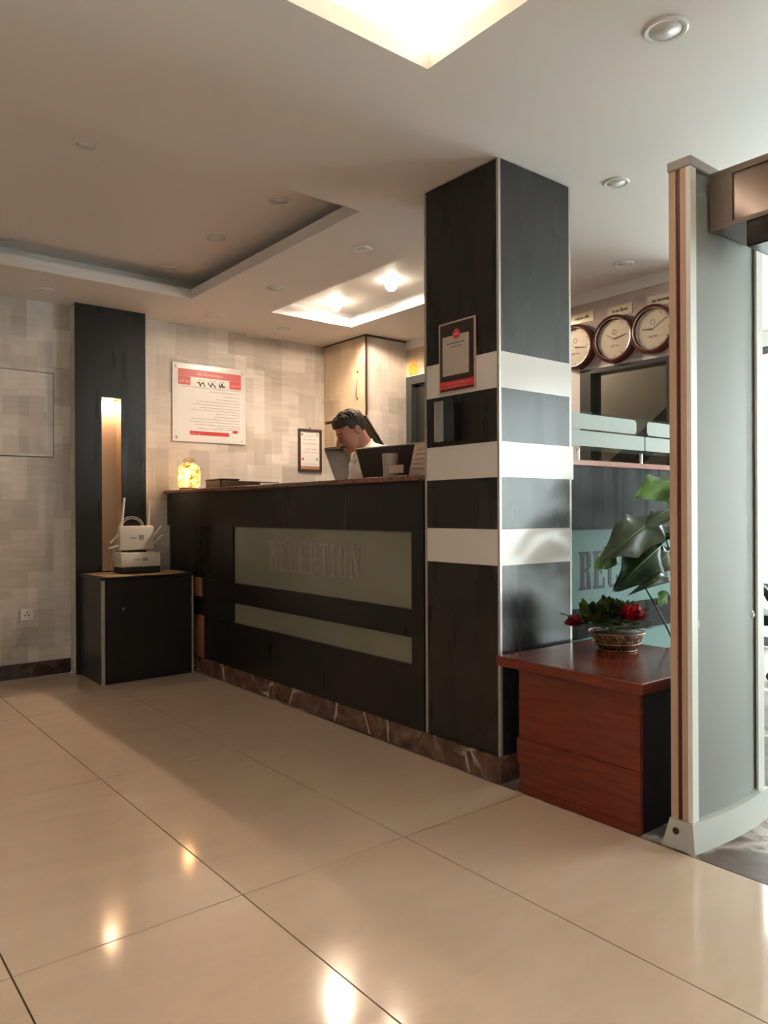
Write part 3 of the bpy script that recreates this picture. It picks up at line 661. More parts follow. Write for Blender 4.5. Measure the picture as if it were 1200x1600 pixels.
# ------------------------------------------------------------------ clocks and brass plates
def clock(y, z, R, hands, label, tilt):
    t = thing('wall_clock', label, 'clock', (XB - .004, y, z), 'round clocks above the internal window')
    c = (XB - .0045, y, z)
    obj('rim', lathe(bm_(), [(.0008, 0), (R, 0), (R + .004, -.02), (R, -.048), (R - .012, -.055), (R - .024, -.050), (R - .028, -.030), (.0008, -.028)], c, 'x', 48), M['clock_rim'], t, True, ang=.8)
    obj('bezel', lathe(bm_(), [(R - .026, -.0505), (R - .022, -.0535), (R - .019, -.0525), (R - .0215, -.0495)], c, 'x', 48), M['chrome'], t, True)
    f = obj('dial', lathe(bm_(), [(.0008, -.031), (R - .0285, -.031), (R - .0285, -.0295), (.0008, -.0295)], c, 'x', 40), M['clock_face'], t)
    bm = bm_()
    for k in range(12):
        a = 2 * PI * k / 12; rr = R - .042; yy, zz = y - rr * math.sin(a), z + rr * math.cos(a)
        box(bm, XB - .0368, XB - .0360, yy - .003, yy + .003, zz - .005, zz + .005)
    obj('hour_marks', bm, M['ink_grey'], f, kind='stuff')
    obj('dial_emblem', lathe(bm_(), [(.012, 0), (.017, 0), (.017, -.0008), (.012, -.0008)], (XB - .036, y, z + .043), 'x', 20), M['ink_grey'], f)
    bm = bm_(); scribble(bm, 'y', y - .035, y + .035, z - .047, .011, XB - .036, seed=5); obj('dial_print', bm, M['ink_grey'], f, kind='stuff')
    for (dy, dz) in hands:                       # as seen: +dy to the viewer's right = -y
        L = math.hypot(dy, dz); nx_, nz_ = -dz / L * .0045, dy / L * .0045
        obj('hand', prism(bm_(), [(XB - .039, y + nx_, z + nz_), (XB - .039, y - nx_, z - nz_), (XB - .039, y - dy - nx_ * .5, z + dz - nz_ * .5), (XB - .039, y - dy + nx_ * .5, z + dz + nz_ * .5)], (-.0012, 0, 0)), M['ink'], t)
    obj('glass', lathe(bm_(), [(.0008, -.0475), (R - .0245, -.0475), (R - .0245, -.0465), (.0008, -.0465)], c, 'x', 40), M['acrylic'], t)
clock(3.103, 2.184, .150, ((.085, -.012), (-.055, .045)), 'round dark-rimmed clock nearest the pillar, half hidden by it', 0)
clock(2.804, 2.186, .150, ((.090, .018), (-.062, .035)), 'middle round dark-rimmed clock with cream dial', 0)
clock(2.535, 2.196, .148, ((.088, .055), (-.070, .008)), 'round dark-rimmed clock nearest the detector gate', 0)
for k, (y, z, lab) in enumerate(((3.068, 2.377, 'brass name plate above the clock nearest the pillar'), (2.781, 2.368, 'brass name plate with dark lettering above the middle clock'), (2.500, 2.372, 'brass name plate above the clock nearest the detector gate'))):
    t = thing('name_plate', lab, 'plate', (XB - .005, y, z), 'brass plates above the clocks')
    obj('plate', B(XB - .009, XB - .0045, y - .088, y + .088, z - .033, z + .033), M['gold'], t)
    bm = bm_(); scribble(bm, 'y', y - .055, y + .06, z - .008, .024, XB - .009, seed=60 + k, gap=.12); obj('lettering', bm, M['ink'], t, kind='stuff')

# ------------------------------------------------------------------ things on the counter
lx, ly = 2.365, 5.235
t = thing('amber_lamp', 'glowing amber mosaic glass lamp on the far end of the counter', 'lamp', (lx, ly, CZ))
obj('base', lathe(bm_(), [(.001, CZ + .0005), (.068, CZ + .0005), (.070, CZ + .012), (.064, CZ + .018), (.001, CZ + .018)], (lx, ly, 0)), M['granite_top'], t, True, ang=.8)
obj('shade', lathe(bm_(), [(.062, CZ + .018), (.078, CZ + .03), (.083, CZ + .09), (.082, CZ + .14), (.074, CZ + .17), (.055, CZ + .19), (.034, CZ + .198)], (lx, ly, 0)), M['amber'], t, True)
obj('bulb', lathe(bm_(), [(.001, CZ + .05), (.02, CZ + .06), (.032, CZ + .09), (.028, CZ + .12), (.001, CZ + .135)], (lx, ly, 0), seg=20), M['amber_core'], t, True)
obj('neck', lathe(bm_(), [(.034, CZ + .198), (.045, CZ + .215), (.040, CZ + .235), (.001, CZ + .24)], (lx, ly, 0)), glass_mat('lamp_glass', (.95, .85, .7)), t, True)
light('amber_light', 'POINT', (lx - .055, ly - .09, CZ + .12), P_LAMP, (1, .58, .25), .03)

t = thing('wooden_box', 'low brown wooden box on the counter beside the amber lamp', 'box', (2.43, 4.84, CZ))
obj('body', B(2.36, 2.50, 4.72, 4.95, CZ + .0005, CZ + .058, bev=.002), mat('box_brown', (.10, .05, .03), .4), t)
obj('lid', B(2.355, 2.505, 4.715, 4.955, CZ + .0585, CZ + .068, bev=.002), M['brown_dark'], t)
t = thing('folder', 'flat black folder lying on the counter between box and man', 'folder', (2.43, 4.4, CZ))
obj('cover', prism(bm_(), [(2.36, 4.70, CZ + .001), (2.36, 4.20, CZ + .001), (2.36, 4.20, CZ + .026), (2.36, 4.54, CZ + .045), (2.36, 4.70, CZ + .052)], (.15, 0, 0)), M['black_matt'], t)
obj('pages', B(2.372, 2.498, 4.192, 4.1995, CZ + .006, CZ + .020), M['paper_white'], t)

# laptop with its lid towards the camera
t = thing('laptop', 'black laptop with silver-edged lid open on the counter in front of the man', 'laptop', (2.5, 2.95, CZ))
A, Bq, Cq, Dq = (2.405, 3.232, CZ + .168), (2.43, 3.195, CZ + .012), (2.43, 2.70, CZ + .012), (2.40, 2.66, CZ + .166)
obj('lid', prism(bm_(), [(2.400, 3.225, CZ + .166), (2.425, 3.190, CZ + .014), (2.425, 2.700, CZ + .014), (2.400, 2.672, CZ + .160)], (.007, 0, .001)), M['black_matt'], t)
bm = bm_(); tube(bm, [(2.402, 3.230, CZ + .168), (2.402, 2.670, CZ + .1625)], .0042); tube(bm, [(2.402, 3.230, CZ + .168), (2.427, 3.193, CZ + .012)], .003); obj('lid_edge', bm, M['silver'], t, True, label='silver lid edge')
obj('keyboard_base', B(2.43, 2.66, 2.71, 3.18, CZ + .0005, CZ + .013, bev=.002), M['black_plastic'], t)
t = thing('steel_tumbler', 'plain beige-grey tumbler in front of the black laptop', 'cup', (2.345, 2.868, CZ))
obj('body', lathe(bm_(), [(.001, CZ + .0005), (.034, CZ + .0005), (.040, CZ + .118), (.037, CZ + .118), (.032, CZ + .006), (.001, CZ + .006)], (2.345, 2.868, 0)), mat('tumbler', (.36, .31, .27), .4), t, True, ang=.7)
t = thing('card_holder', 'small card holder with visiting cards on the counter beside the pillar', 'card holder', (2.32, 2.78, CZ))
obj('tray', B(2.285, 2.335, 2.735, 2.815, CZ + .0005, CZ + .018, bev=.002), M['acrylic'], t)
for k in range(3): obj('card', B(2.295 + k * .012, 2.296 + k * .012, 2.738, 2.812, CZ + .019, CZ + .052 + .003 * k), mat('visiting_card', (.62, .45, .36), .5) if k == 0 else bpy.data.materials['visiting_card'], t)
bm = bm_(); scribble(bm, 'y', 2.75, 2.80, CZ + .04, .005, 2.2948, seed=80); scribble(bm, 'y', 2.75, 2.79, CZ + .03, .004, 2.2948, seed=81); obj('card_print', bm, M['ink_grey'], t, kind='stuff')
t = thing('notice_stand', 'tall folded notice card leaning beside the pillar on the counter', 'notice', (2.36, 2.68, CZ))
obj('notice_card', prism(bm_(), [(2.362, 2.752, CZ + .001), (2.362, 2.615, CZ + .001), (2.358, 2.615, CZ + .153), (2.358, 2.700, CZ + .153)], (.0015, 0, 0)), bpy.data.materials['visiting_card'], t)
bm = bm_()
for k in range(5): scribble(bm, 'y', 2.62, 2.685 + .008 * k, CZ + .125 - k * .022, .007, 2.3575, seed=90 + k)
obj('notice_print', bm, M['ink_grey'], t, kind='stuff'); obj('easel_leg', prism(bm_(), [(2.365, 2.69, CZ + .12), (2.365, 2.67, CZ + .12), (2.41, 2.67, CZ + .001), (2.41, 2.69, CZ + .001)], (.001, 0, .001)), M['paper_white'], t)

# ------------------------------------------------------------------ red wooden side table
t = thing('side_table', 'low red mahogany side table in front of the pillar, its top glossy', 'table', (2.55, 1.74, 0))
TZ = .527
obj('table_top', B(2.222, 2.90, 1.410, 2.062, TZ - .038, TZ, bev=.005), M['redwood'], t)
obj('front_panel', B(2.272, 2.290, 1.452, 1.985, .0, TZ - .0385), M['redwood'], t)
obj('moulding', B(2.262, 2.2715, 1.448, 1.989, .115, .215, bev=.003), M['redwood'], t); obj('moulding', B(2.266, 2.2715, 1.450, 1.987, .0, .03), M['redwood'], t)
obj('side_panel', B(2.2905, 2.86, 1.452, 1.470, .0, TZ - .0385), mat('mahogany_painted_shade', (.016, .006, .005), .5, spec=.12), t, label='side panel with its shade painted nearly black'); obj('side_panel', B(2.2905, 2.86, 1.967, 1.985, .0, TZ - .0385), M['redwood'], t)  # shade on the near side panel is put into its colour
obj('back_panel', B(2.8605, 2.875, 1.452, 1.985, .0, TZ - .0385), M['redwood'], t)

# flower basket
bx, by = 2.705, 1.835
t = thing('flower_basket', 'copper wire basket of artificial red roses on the red side table', 'flower basket', (bx, by, TZ))
def ring(z, r, rad=.0022, n=36): return tube(bm_(), [(bx + r * math.cos(2 * PI * i / n), by + r * math.sin(2 * PI * i / n), z) for i in range(n)], rad, 6, True)
for z, r in ((TZ + .075, .112), (TZ + .032, .094), (TZ + .0045, .080)): obj('ring', ring(z, r), M['wire'], t, True)
bm = bm_()
for k in range(22):
    a = 2 * PI * k / 22; a2 = a + (.28 if k % 2 else -.28)
    tube(bm, [(bx + .080 * math.cos(a), by + .080 * math.sin(a), TZ + .004), (bx + .096 * math.cos((a + a2) / 2), by + .096 * math.sin((a + a2) / 2), TZ + .036), (bx + .112 * math.cos(a2), by + .112 * math.sin(a2), TZ + .075)], .0012, 5)
for k in range(10):
    a = 2 * PI * k / 10; tube(bm, [(bx + (.10 + .012 * math.sin(q)) * math.cos(a + .3 * math.cos(q)), by + (.10 + .012 * math.sin(q)) * math.sin(a + .3 * math.cos(q)), TZ + .055 + .014 * math.sin(q)) for q in np.linspace(0, 2 * PI, 12)[:-1]], .0012, 5, True)
obj('wire_mesh', bm, M['wire'], t, True)
obj('moss_bed', lathe(bm_(), [(.001, TZ + .006), (.074, TZ + .006), (.098, TZ + .066), (.06, TZ + .074), (.001, TZ + .080)], (bx, by, 0), seg=24), mat('brown_moss', (.09, .05, .025), .9), t, True)

def leaf_bm(base, tip, width, nrm=(0, 0, 1), fold=.25, arch=.15, wave=.05, nu=12, nv=8, seed=0, lobes=0):
    r = random.Random(seed); base, tip = Vector(base), Vector(tip); ax = tip - base; L = ax.length; ax /= L
    n = Vector(nrm); n = (n - ax * n.dot(ax)).normalized(); s = ax.cross(n); bm = bm_(); g_ = []
    ph = r.uniform(0, 6)
    for i in range(nu + 1):
        u = i / nu; w_ = width * .5 * (math.sin(PI * u ** .72) ** .8 if 0 < u < 1 else .02)
        if lobes: w_ *= 1 - .22 * abs(math.sin(u * PI * lobes))
        row = []
        for j in range(nv + 1):
            v_ = -1 + 2 * j / nv
            h = arch * L * math.sin(PI * u) - fold * abs(v_) * w_ + wave * width * math.sin(u * 9 + ph + v_ * 2) * abs(v_)
            row.append(bm.verts.new(base + ax * L * u + s * (w_ * v_) + n * h))
        g_.append(row)
    for i in range(nu):
        for j in range(nv): bm.faces.new((g_[i][j], g_[i + 1][j], g_[i + 1][j + 1], g_[i][j + 1]))
    geo = bm.faces[:]; ret = bmesh.ops.solidify(bm, geom=geo, thickness=.0008)
    return bm
def rose(c, R, m1, m2, parent, seed):
    r = random.Random(seed); c = Vector(c); bud = obj('flower', lathe(bm_(), [(.001, -R * .5), (R * .35, -R * .35), (R * .42, R * .1), (R * .25, R * .42), (.001, R * .3)], c, seg=14), m1, parent, True)
    for ringi, (nn, rr, tz, sz) in enumerate(((5, .45, .75, .8), (6, .75, .35, 1.0), (7, .95, -.05, 1.1))):
        for k in range(nn):
            a = 2 * PI * (k + .4 * ringi) / nn + r.uniform(-.2, .2); d_ = Vector((math.cos(a), math.sin(a), 0))
            b = c + d_ * R * .12 - Vector((0, 0, R * .35)); tp = c + d_ * R * rr + Vector((0, 0, R * tz * .8))
            obj('petal', leaf_bm(b, tp, R * sz, -d_ * .6 + Vector((0, 0, .5)), -.3, -.22, .05, 6, 4, seed=seed + k), m1 if ringi < 2 or k % 2 else m2, bud, True)
rv = Vector((.779, -.626, 0))
rose(Vector((bx, by, TZ)) - rv * .175 + Vector((0, -.0, .118)), .046, M['rose'], M['rose_dark'], t, 3)
rose(Vector((bx, by, TZ)) + rv * .045 + Vector((-.04, -.05, .158)), .066, M['rose'], M['rose_dark'], t, 9)
bm = bm_()
for d_ in (-.165, .04): tube(bm, [Vector((bx, by, TZ + .07)), Vector((bx, by, TZ + .10)) + rv * d_ * .5, Vector((bx, by, TZ + .10)) + rv * d_], .0025, 6)
obj('stem', bm, M['moss'], t, True)
r_ = random.Random(5)
for k in range(150):
    a = r_.uniform(0, 2 * PI); el = r_.uniform(.1, 1.45); rr = r_.uniform(.03, .12)
    c0 = Vector((bx, by, TZ + .088)) - rv * r_.uniform(-.04, .115); d_ = Vector((math.cos(a) * math.cos(el), math.sin(a) * math.cos(el), math.sin(el)))
    b = c0 + d_ * rr * .75; L = r_.uniform(.045, .075)
    obj('leaf', leaf_bm(b, b + d_ * L + Vector((0, 0, -.008)), L * .62, (0, 0, 1) if el < 1 else (1, 0, .2), .2, .1, .05, 5, 4, seed=k), M['moss'] if k % 3 else M['leaf_light'] if k % 2 else M['leaf_dark'], t, True)

# big leaved plant in a pot behind the table
gx, gy = 3.20, 1.78
t = thing('potted_plant', 'tall big-leaved green plant between the side table and the lettered counter', 'plant', (gx, gy, 0))
pot = obj('pot', lathe(bm_(), [(.001, .001), (.11, .001), (.15, .26), (.16, .27), (.16, .30), (.145, .30), (.135, .26), (.001, .26)], (gx, gy, 0)), M['pot'], t, True, ang=.8)
obj('soil', lathe(bm_(), [(.001, .262), (.134, .262), (.13, .275), (.001, .28)], (gx, gy, 0)), M['soil'], t)
LV = [  # base, tip, width, normal, material, arch, lobes
 ((3.10, 1.80, 1.235), (2.880, 1.86, 1.150), .15, (-.3, -.75, .6), 'leaf_light', .14, 2),
 ((3.16, 1.80, 1.225), (3.05, 1.74, 1.060), .16, (-.5, -.8, .3), 'leaf_light', .10, 2),
 ((3.04, 1.84, 1.060), (2.640, 1.86, .895), .21, (-.35, -.75, .6), 'leaf_grey', .16, 3),
 ((3.12, 1.80, 1.075), (2.86, 1.80, 1.03), .13, (-.2, -.5, .9), 'leaf_grey', .2, 2),
 ((3.16, 1.80, 1.000), (2.95, 1.86, .985), .10, (-.2, -.7, .5), 'leaf_dark', .1, 1),
 ((2.99, 1.80, .950), (2.695, 1.84, .770), .185, (-.45, -.75, .5), 'leaf_dark', .16, 3),
 ((3.06, 1.80, .930), (2.87, 1.80, .82), .14, (-.4, -.8, .5), 'leaf_grey', .15, 2),
 ((3.20, 1.80, .95), (3.06, 1.78, .87), .12, (-.4, -.8, .5), 'leaf_grey', .12, 2),
 ((2.84, 1.92, .93), (2.700, 1.93, .855), .11, (-.2, -.9, .2), 'leaf_light', .05, 1),
 ((3.17, 1.84, .775), (2.84, 1.87, .735), .07, (-.2, -.7, .8), 'leaf_grey', .22, 1),
 ((3.07, 1.82, .735), (2.98, 1.82, .69), .07, (-.3, -.8, .2), 'leaf_light', .05, 1),
 ((3.30, 1.76, 1.18), (3.52, 1.70, 1.08), .2, (.1, -.5, .8), 'leaf_dark', .15, 2),
 ((3.28, 1.72, 1.00), (3.48, 1.62, .86), .18, (.2, -.6, .7), 'leaf_dark', .15, 2),
 ((3.22, 1.68, .88), (3.22, 1.42, .72), .18, (0, -.4, .9), 'leaf_dark', .15, 2)]
for k, (b, tp, w_, n, mm, ar, lb) in enumerate(LV):
    lf = obj('leaf', leaf_bm(b, tp, w_, n, .30, ar, .11, 20, 12, seed=100 + k, lobes=lb), M[mm], t, True)
    b = Vector(b); bm = bm_(); g0 = Vector((gx + .01 * (k % 3 - 1), gy + .01 * (k % 2), .275))
    md = (b + g0) / 2 + Vector((.05, -.01, .08)); tube(bm, [g0 * (1 - s) ** 2 + md * 2 * s * (1 - s) + b * s * s for s in np.linspace(0, 1, 10)], .006, 6, r2=.003)
    obj('stalk', bm, M['leaf_dark'], t, True)
    tp = Vector(tp); ax = tp - b; nn = Vector(n); nn = (nn - ax.normalized() * nn.dot(ax.normalized())).normalized()
    bm = bm_(); tube(bm, [b + ax * u + nn * (ar * ax.length * math.sin(PI * u) + .0008) for u in np.linspace(.02, .95, 10)], .0022, 5, r2=.0008); obj('midrib', bm, M['leaf_light'], lf, True)

# ------------------------------------------------------------------ walk-through metal detector
t = thing('metal_detector', 'walk-through metal detector gate with grey-green panels and brown crossbar', 'metal detector', (2.54, .9, 0))
def arc_panel(x0, x1, y, bulge, z0, z1, sgn=-1, n=14, flat=0):
    bm = bm_(); A = []; 
    for i in range(n + 1):
        u = i / n; A.append((x0 + (x1 - x0) * u, y + sgn * bulge * math.sin(PI * u)))
    poly = [(x, yy, z0) for x, yy in A] + [(x1, y - sgn * .03, z0), (x0, y - sgn * .03, z0)]
    return prism(bm, poly, (0, 0, z1 - z0))
for side, yb in ((1, 1.278), (-1, .47)):      # inner face of each leg; leg thickness .095 outwards
    s = side; yi = yb; yo = yb + s * .076
    ya, yc = min(yi, yo), max(yi, yo)
    obj('panel', arc_panel(2.330, 2.778, yi + s * .024, .022, .085, 2.215, -s), M['det_grey'], t, True, label='curved grey-green side panel', ang=.5)
    obj('panel_core', B(2.325, 2.775, min(yi + s * .045, yo - s * .004), max(yi + s * .045, yo - s * .004), .02, 2.21), M['det_grey'], t)
    obj('outer_panel', B(2.336, 2.770, min(yo - s * .0035, yo), max(yo - s * .0035, yo), .085, 2.21), M['det_grey'], t)
    for xa, xb in ((2.300, 2.324), (2.790, 2.815)):
        yy = (yi + s * .016, yi + s * .036, yi + s * .052, yi + s * .076)
        obj('white_edging', B(xa, xb + .012 if xa < 2.5 else xb, min(yi, yy[0]), max(yi, yy[0]), .075, 2.215) if xa < 2.5 else B(xa - .020, xb, min(yi + s * .008, yy[0]), max(yi + s * .008, yy[0]), .075, 2.215), M['det_white'], t)
        obj('tan_strip', B(xa, xb, min(yy[0] + s * .0005, yy[1]), max(yy[0] + s * .0005, yy[1]), .06, 2.215), M['tan'], t)
        ins = .006 if xa < 2.5 else 0; 
        obj('maroon_strip', B(xa + ins, xb - (.006 - ins), min(yy[1] + s * .0005, yy[2] - s * .0005), max(yy[1] + s * .0005, yy[2] - s * .0005), .06, 2.215), M['maroon'], t)
        obj('tan_strip', B(xa, xb, min(yy[2], yy[3]), max(yy[2], yy[3]), .06, 2.215), M['tan'], t)
    obj('top_cap', B(2.296, 2.819, ya - .004, yc + .004, 2.216, 2.248, bev=.004), M['det_cap'], t)
    # flared foot
    bm = bm_(); n = 16
    low, up = [], []
    for (lst, z, g_) in ((low, .0, .020), (up, .088, .002)):
        for i in range(n + 1):
            u = i / n; lst.append((2.296 - g_ + (.522 + 2 * g_) * u, yi - s * (g_ + .020 * math.sin(PI * u) * (1 if z else 1)), z - (.0 if z else 0) - (.028 * (1 - math.sin(PI * u)) * 0 if z else 0)))
        lst.append((2.818 + g_, yo + s * g_, z)); lst.append((2.296 - g_, yo + s * g_, z))
    a = [bm.verts.new(p) for p in low]; b = [bm.verts.new(p) for p in up]
    bm.faces.new(a); bm.faces.new(b)
    for i in range(len(a)): bm.faces.new((a[i], a[(i + 1) % len(a)], b[(i + 1) % len(a)], b[i]))
    bmesh.ops.recalc_face_normals(bm, faces=bm.faces)
    ft = obj('foot', bm, M['det_base'], t, label='pale grey moulded foot')
    obj('bolt_hole', lathe(bm_(), [(.001, -.003), (.011, -.003), (.011, 0), (.001, 0)], (2.284, yi + s * .05, .055), 'x', 16), M['brown_dark'], ft)
    for x in (2.362, 2.745):
        obj('screw', lathe(bm_(), [(.001, -s * .006), (.008, -s * .006), (.009, -s * .003), (.014, -s * .002), (.014, s * .012), (.001, s * .012)], (x, yi + s * (.021 - .022 * math.sin(PI * (x - 2.336) / .434)) , .724), 'y', 18), M['det_base'], t, True, ang=.6)
cb = obj('crossbar', B(2.425, 2.700, .500, 1.274, 2.030, 2.212, bev=.004), M['bronze'], t, label='glossy brown crossbar')
obj('crossbar_frame', B(2.417, 2.4245, .496, 1.274, 2.195, 2.216), M['bronze_frame'], t); obj('crossbar_frame', B(2.417, 2.4245, .496, 1.274, 2.026, 2.040), M['bronze_frame'], t); obj('crossbar_frame', B(2.417, 2.4245, 1.20, 1.274, 2.0405, 2.1945), M['bronze_frame'], t)
obj('control_box', B(2.425, 2.68, .70, 1.158, 1.945, 2.0295, bev=.005), M['black_counter'], t)

# ------------------------------------------------------------------ lounge: chair, framed pane
t = thing('office_chair', 'visitor chair with white back and grey armrest beyond the detector gate', 'chair', (4.74, 1.99, 0))
hx, hy = 4.74, 1.99
obj('seat', B(hx - .24, hx + .24, hy - .24, hy + .24, .42, .49, bev=.02), M['black_plastic'], t, True, ang=.6)
obj('backrest', prism(bm_(), [(hx - .25, hy + .22, .60), (hx - .22, hy + .22, .52), (hx + .22, hy + .22, .52), (hx + .25, hy + .22, .60), (hx + .23, hy + .27, .98), (hx - .23, hy + .27, .98)], (0, .03, 0)), M['white'], t)
for sx in (-1, 1):
    obj('armrest', tube(bm_(), [(hx + sx * .27, hy + .22, .50), (hx + sx * .27, hy + .20, .66), (hx + sx * .27, hy - .18, .66), (hx + sx * .27, hy - .22, .60), (hx + sx * .25, hy - .20, .46)], .018, 10), M['det_cap'], t, True)
    for sy in (-1, 1): obj('leg', tube(bm_(), [(hx + sx * .2, hy + sy * .2, .42), (hx + sx * .23, hy + sy * .23, .03)], .013, 8), M['chrome'], t, True); obj('castor', lathe(bm_(), [(.001, -.015), (.03, -.015), (.03, .015), (.001, .015)], (hx + sx * .235, hy + sy * .235, .031), 'x', 18), M['black_plastic'], t)

# ------------------------------------------------------------------ ceiling lights
def downlight(x, y, z, label, R=.055, lit=False):
    t = thing('downlight', label, 'ceiling light', (x, y, z), 'recessed ceiling downlights')
    obj('trim_ring', lathe(bm_(), [(R, 0), (R, -.004), (R * .93, -.007), (R * .78, -.006), (R * .74, -.002), (R * .74, 0)], (x, y, z), seg=32), M['white'], t, True, ang=.6)
    if lit:
        obj('bulb', lathe(bm_(), [(.001, -.075), (.022, -.071), (.038, -.055), (.044, -.034), (.038, -.012), (.022, -.001), (.001, -.0005)], (x, y, z), seg=24), M['bulb'], t, True)
        light('downlight_beam', 'SPOT', (x, y, z - .082), P_BULB, (1, .76, .56), .03, aim=(0, 0, -1), spot_size=math.radians(174), spot_blend=.12)
    else:
        obj('lens', lathe(bm_(), [(.001, -.006), (R * .73, -.004), (R * .73, -.001), (.001, -.001)], (x, y, z), seg=24), M['lens_off'], t, True)
for x, y, R, lab in ((2.077, 1.23, .065, 'unlit round downlight beside the glowing coffer, the largest in view'), (2.872, 1.939, .055, 'unlit downlight just right of the striped pillar'), (3.85, 2.549, .055, 'unlit downlight above the clocks'),
    (2.501, 3.292, .055, 'unlit downlight left of the pillar in front of the small coffer'), (2.495, 4.21, .055, 'unlit downlight between the large dark coffer and the small lit coffer'), (2.478, 5.081, .052, 'unlit downlight above the rules poster'),
    (1.358, 5.148, .055, 'unlit downlight above the papered wall left of the black column'), (3.091, 5.092, .052, 'unlit downlight in front of the corner cupboard')): downlight(x, y, H, lab, R)
ZR = H + .15
for x, y, lab in ((1.04, 3.335, 'unlit downlight at upper left inside the large coffer'), (2.00, 3.33, 'unlit downlight near the front right corner of the large coffer'), (1.985, 4.01, 'unlit downlight midway along the right side of the large coffer'),
    (1.985, 4.69, 'unlit downlight in the far right corner of the large coffer'), (1.03, 4.76, 'unlit downlight at the far left edge inside the large coffer')): downlight(x, y, ZR, lab)
downlight(3.285, 4.00, ZR, 'glowing bulb in the small coffer, the one nearer the pillar', lit=True); downlight(3.285, 4.66, ZR, 'glowing bulb in the small coffer, the one farther from the pillar', lit=True)

# ------------------------------------------------------------------ the receptionist
def sd_caps(P, a, b, ra, rb):
    a, b = np.array(a, float), np.array(b, float); ab = b - a; t = np.clip(((P - a) @ ab) / (ab @ ab), 0, 1)
    return np.linalg.norm(P - a - t[..., None] * ab, axis=-1) - (ra + (rb - ra) * t)
def sd_ell(P, c, r, rot=None):
    q = P - np.array(c, float)
    if rot is not None: q = q @ rot
    r = np.array(r, float); k0 = np.linalg.norm(q / r, axis=-1); k1 = np.linalg.norm(q / (r * r), axis=-1) + 1e-9
    return k0 * (k0 - 1) / k1
def smin(a, b, k): 
    h = np.maximum(k - np.abs(a - b), 0) / k; return np.minimum(a, b) - h * h * k * .25
def smax(a, b, k): return -smin(-a, -b, k)
def nets(fn, lo, hi, s):
    lo, hi = np.array(lo, float), np.array(hi, float); n = np.ceil((hi - lo) / s).astype(int) + 1
    g = np.stack(np.meshgrid(*[lo[i] + s * np.arange(n[i]) for i in range(3)], indexing='ij'), -1)
    D = fn(g); S = D < 0
    cell = np.zeros(tuple(n - 1)); acc = np.zeros(tuple(n - 1) + (3,)); 
    for ax in range(3):
        sl0 = [slice(None)] * 3; sl1 = [slice(None)] * 3; sl0[ax] = slice(0, -1); sl1[ax] = slice(1, None)
        d0, d1 = D[tuple(sl0)], D[tuple(sl1)]; cr = (d0 < 0) != (d1 < 0); tt = np.where(cr, d0 / np.where(cr, d0 - d1, 1), 0)
        p = g[tuple(sl0)].copy(); p[..., ax] += tt * s; o = [q for q in range(3) if q != ax]
        for i in (0, 1):
            for j in (0, 1):
                sl = [slice(None)] * 3
                sl[o[0]] = slice(i, i + n[o[0]] - 1); sl[o[1]] = slice(j, j + n[o[1]] - 1); c_ = cr[tuple(sl)]
                cell += c_; acc += p[tuple(sl)] * c_[..., None]
    act = cell > 0; idx = -np.ones(act.shape, int); idx[act] = np.arange(act.sum()); V = acc[act] / cell[act][:, None]
    Fs = []
    for ax in range(3):
        o = [(ax + 1) % 3, (ax + 2) % 3]; sl0 = [slice(None)] * 3; sl1 = [slice(None)] * 3; sl0[ax] = slice(0, -1); sl1[ax] = slice(1, None)
        a, b = S[tuple(sl0)], S[tuple(sl1)]; ii = np.argwhere(a != b)
        ok = (ii[:, o[0]] > 0) & (ii[:, o[1]] > 0) & (ii[:, o[0]] < n[o[0]] - 1) & (ii[:, o[1]] < n[o[1]] - 1); ii = ii[ok]
        ins = a[tuple(ii.T)]; q = []
        for du, dv in ((-1, -1), (0, -1), (0, 0), (-1, 0)):
            k = ii.copy(); k[:, o[0]] += du; k[:, o[1]] += dv; q.append(idx[tuple(k.T)])
        q = np.stack(q, 1); q[~ins] = q[~ins][:, ::-1]; Fs.append(q)
    F = np.concatenate(Fs); return V.tolist(), [], F.tolist()

EAR = np.array([0, 0, 1.612]); hp = math.radians(27)
Rh = np.array([[math.cos(hp), 0, math.sin(hp)], [0, 1, 0], [-math.sin(hp), 0, math.cos(hp)]])   # head frame -> body frame
def toh(P): return (P - EAR) @ Rh           # body -> head frame (inverse rotation)
def head_sdf(P):
    q = toh(P)
    d = sd_ell(q, (-.002, 0, .045), (.098, .076, .088))
    d = smin(d, sd_ell(q, (.045, 0, -.02), (.056, .058, .082)), .05)
    d = smin(d, sd_ell(q, (.036, 0, -.070), (.052, .050, .038)), .03)
    d = smin(d, sd_ell(q, (.082, 0, -.098), (.020, .022, .017)), .025)
    for s in (-1, 1):
        d = smin(d, sd_ell(q, (.066, s * .040, -.020), (.026, .020, .020)), .02)
        d = smin(d, sd_caps(q, (.094, s * .008, .026), (.078, s * .050, .024), .009, .008), .014)
        d = smax(d, -sd_ell(q, (.104, s * .031, .006), (.014, .017, .011)), .012)
        d = np.minimum(d, np.linalg.norm(q - np.array([.080, s * .031, .004]), axis=-1) - .0135)
        d = smin(d, sd_caps(q, (.093, s * .020, .012), (.090, s * .044, .010), .0035, .003), .005)
        er = sd_ell(q, (-.012, s * .079, .004), (.020, .010, .034)); er = smax(er, -sd_ell(q, (-.008, s * .090, .006), (.012, .008, .022)), .006)
        d = smin(d, er, .008)
        d = smin(d, sd_ell(q, (.116, s * .012, -.030), (.011, .009, .008)), .008)
    d = smin(d, sd_caps(q, (.098, 0, .016), (.129, 0, -.026), .0075, .0125), .010)
    d = smin(d, sd_ell(q, (.100, 0, -.064), (.010, .022, .0065)), .007)
    d = smin(d, sd_ell(q, (.098, 0, -.077), (.010, .018, .0070)), .006)
    return d
NB = (-.085, 0, 1.50)                       # base of the neck
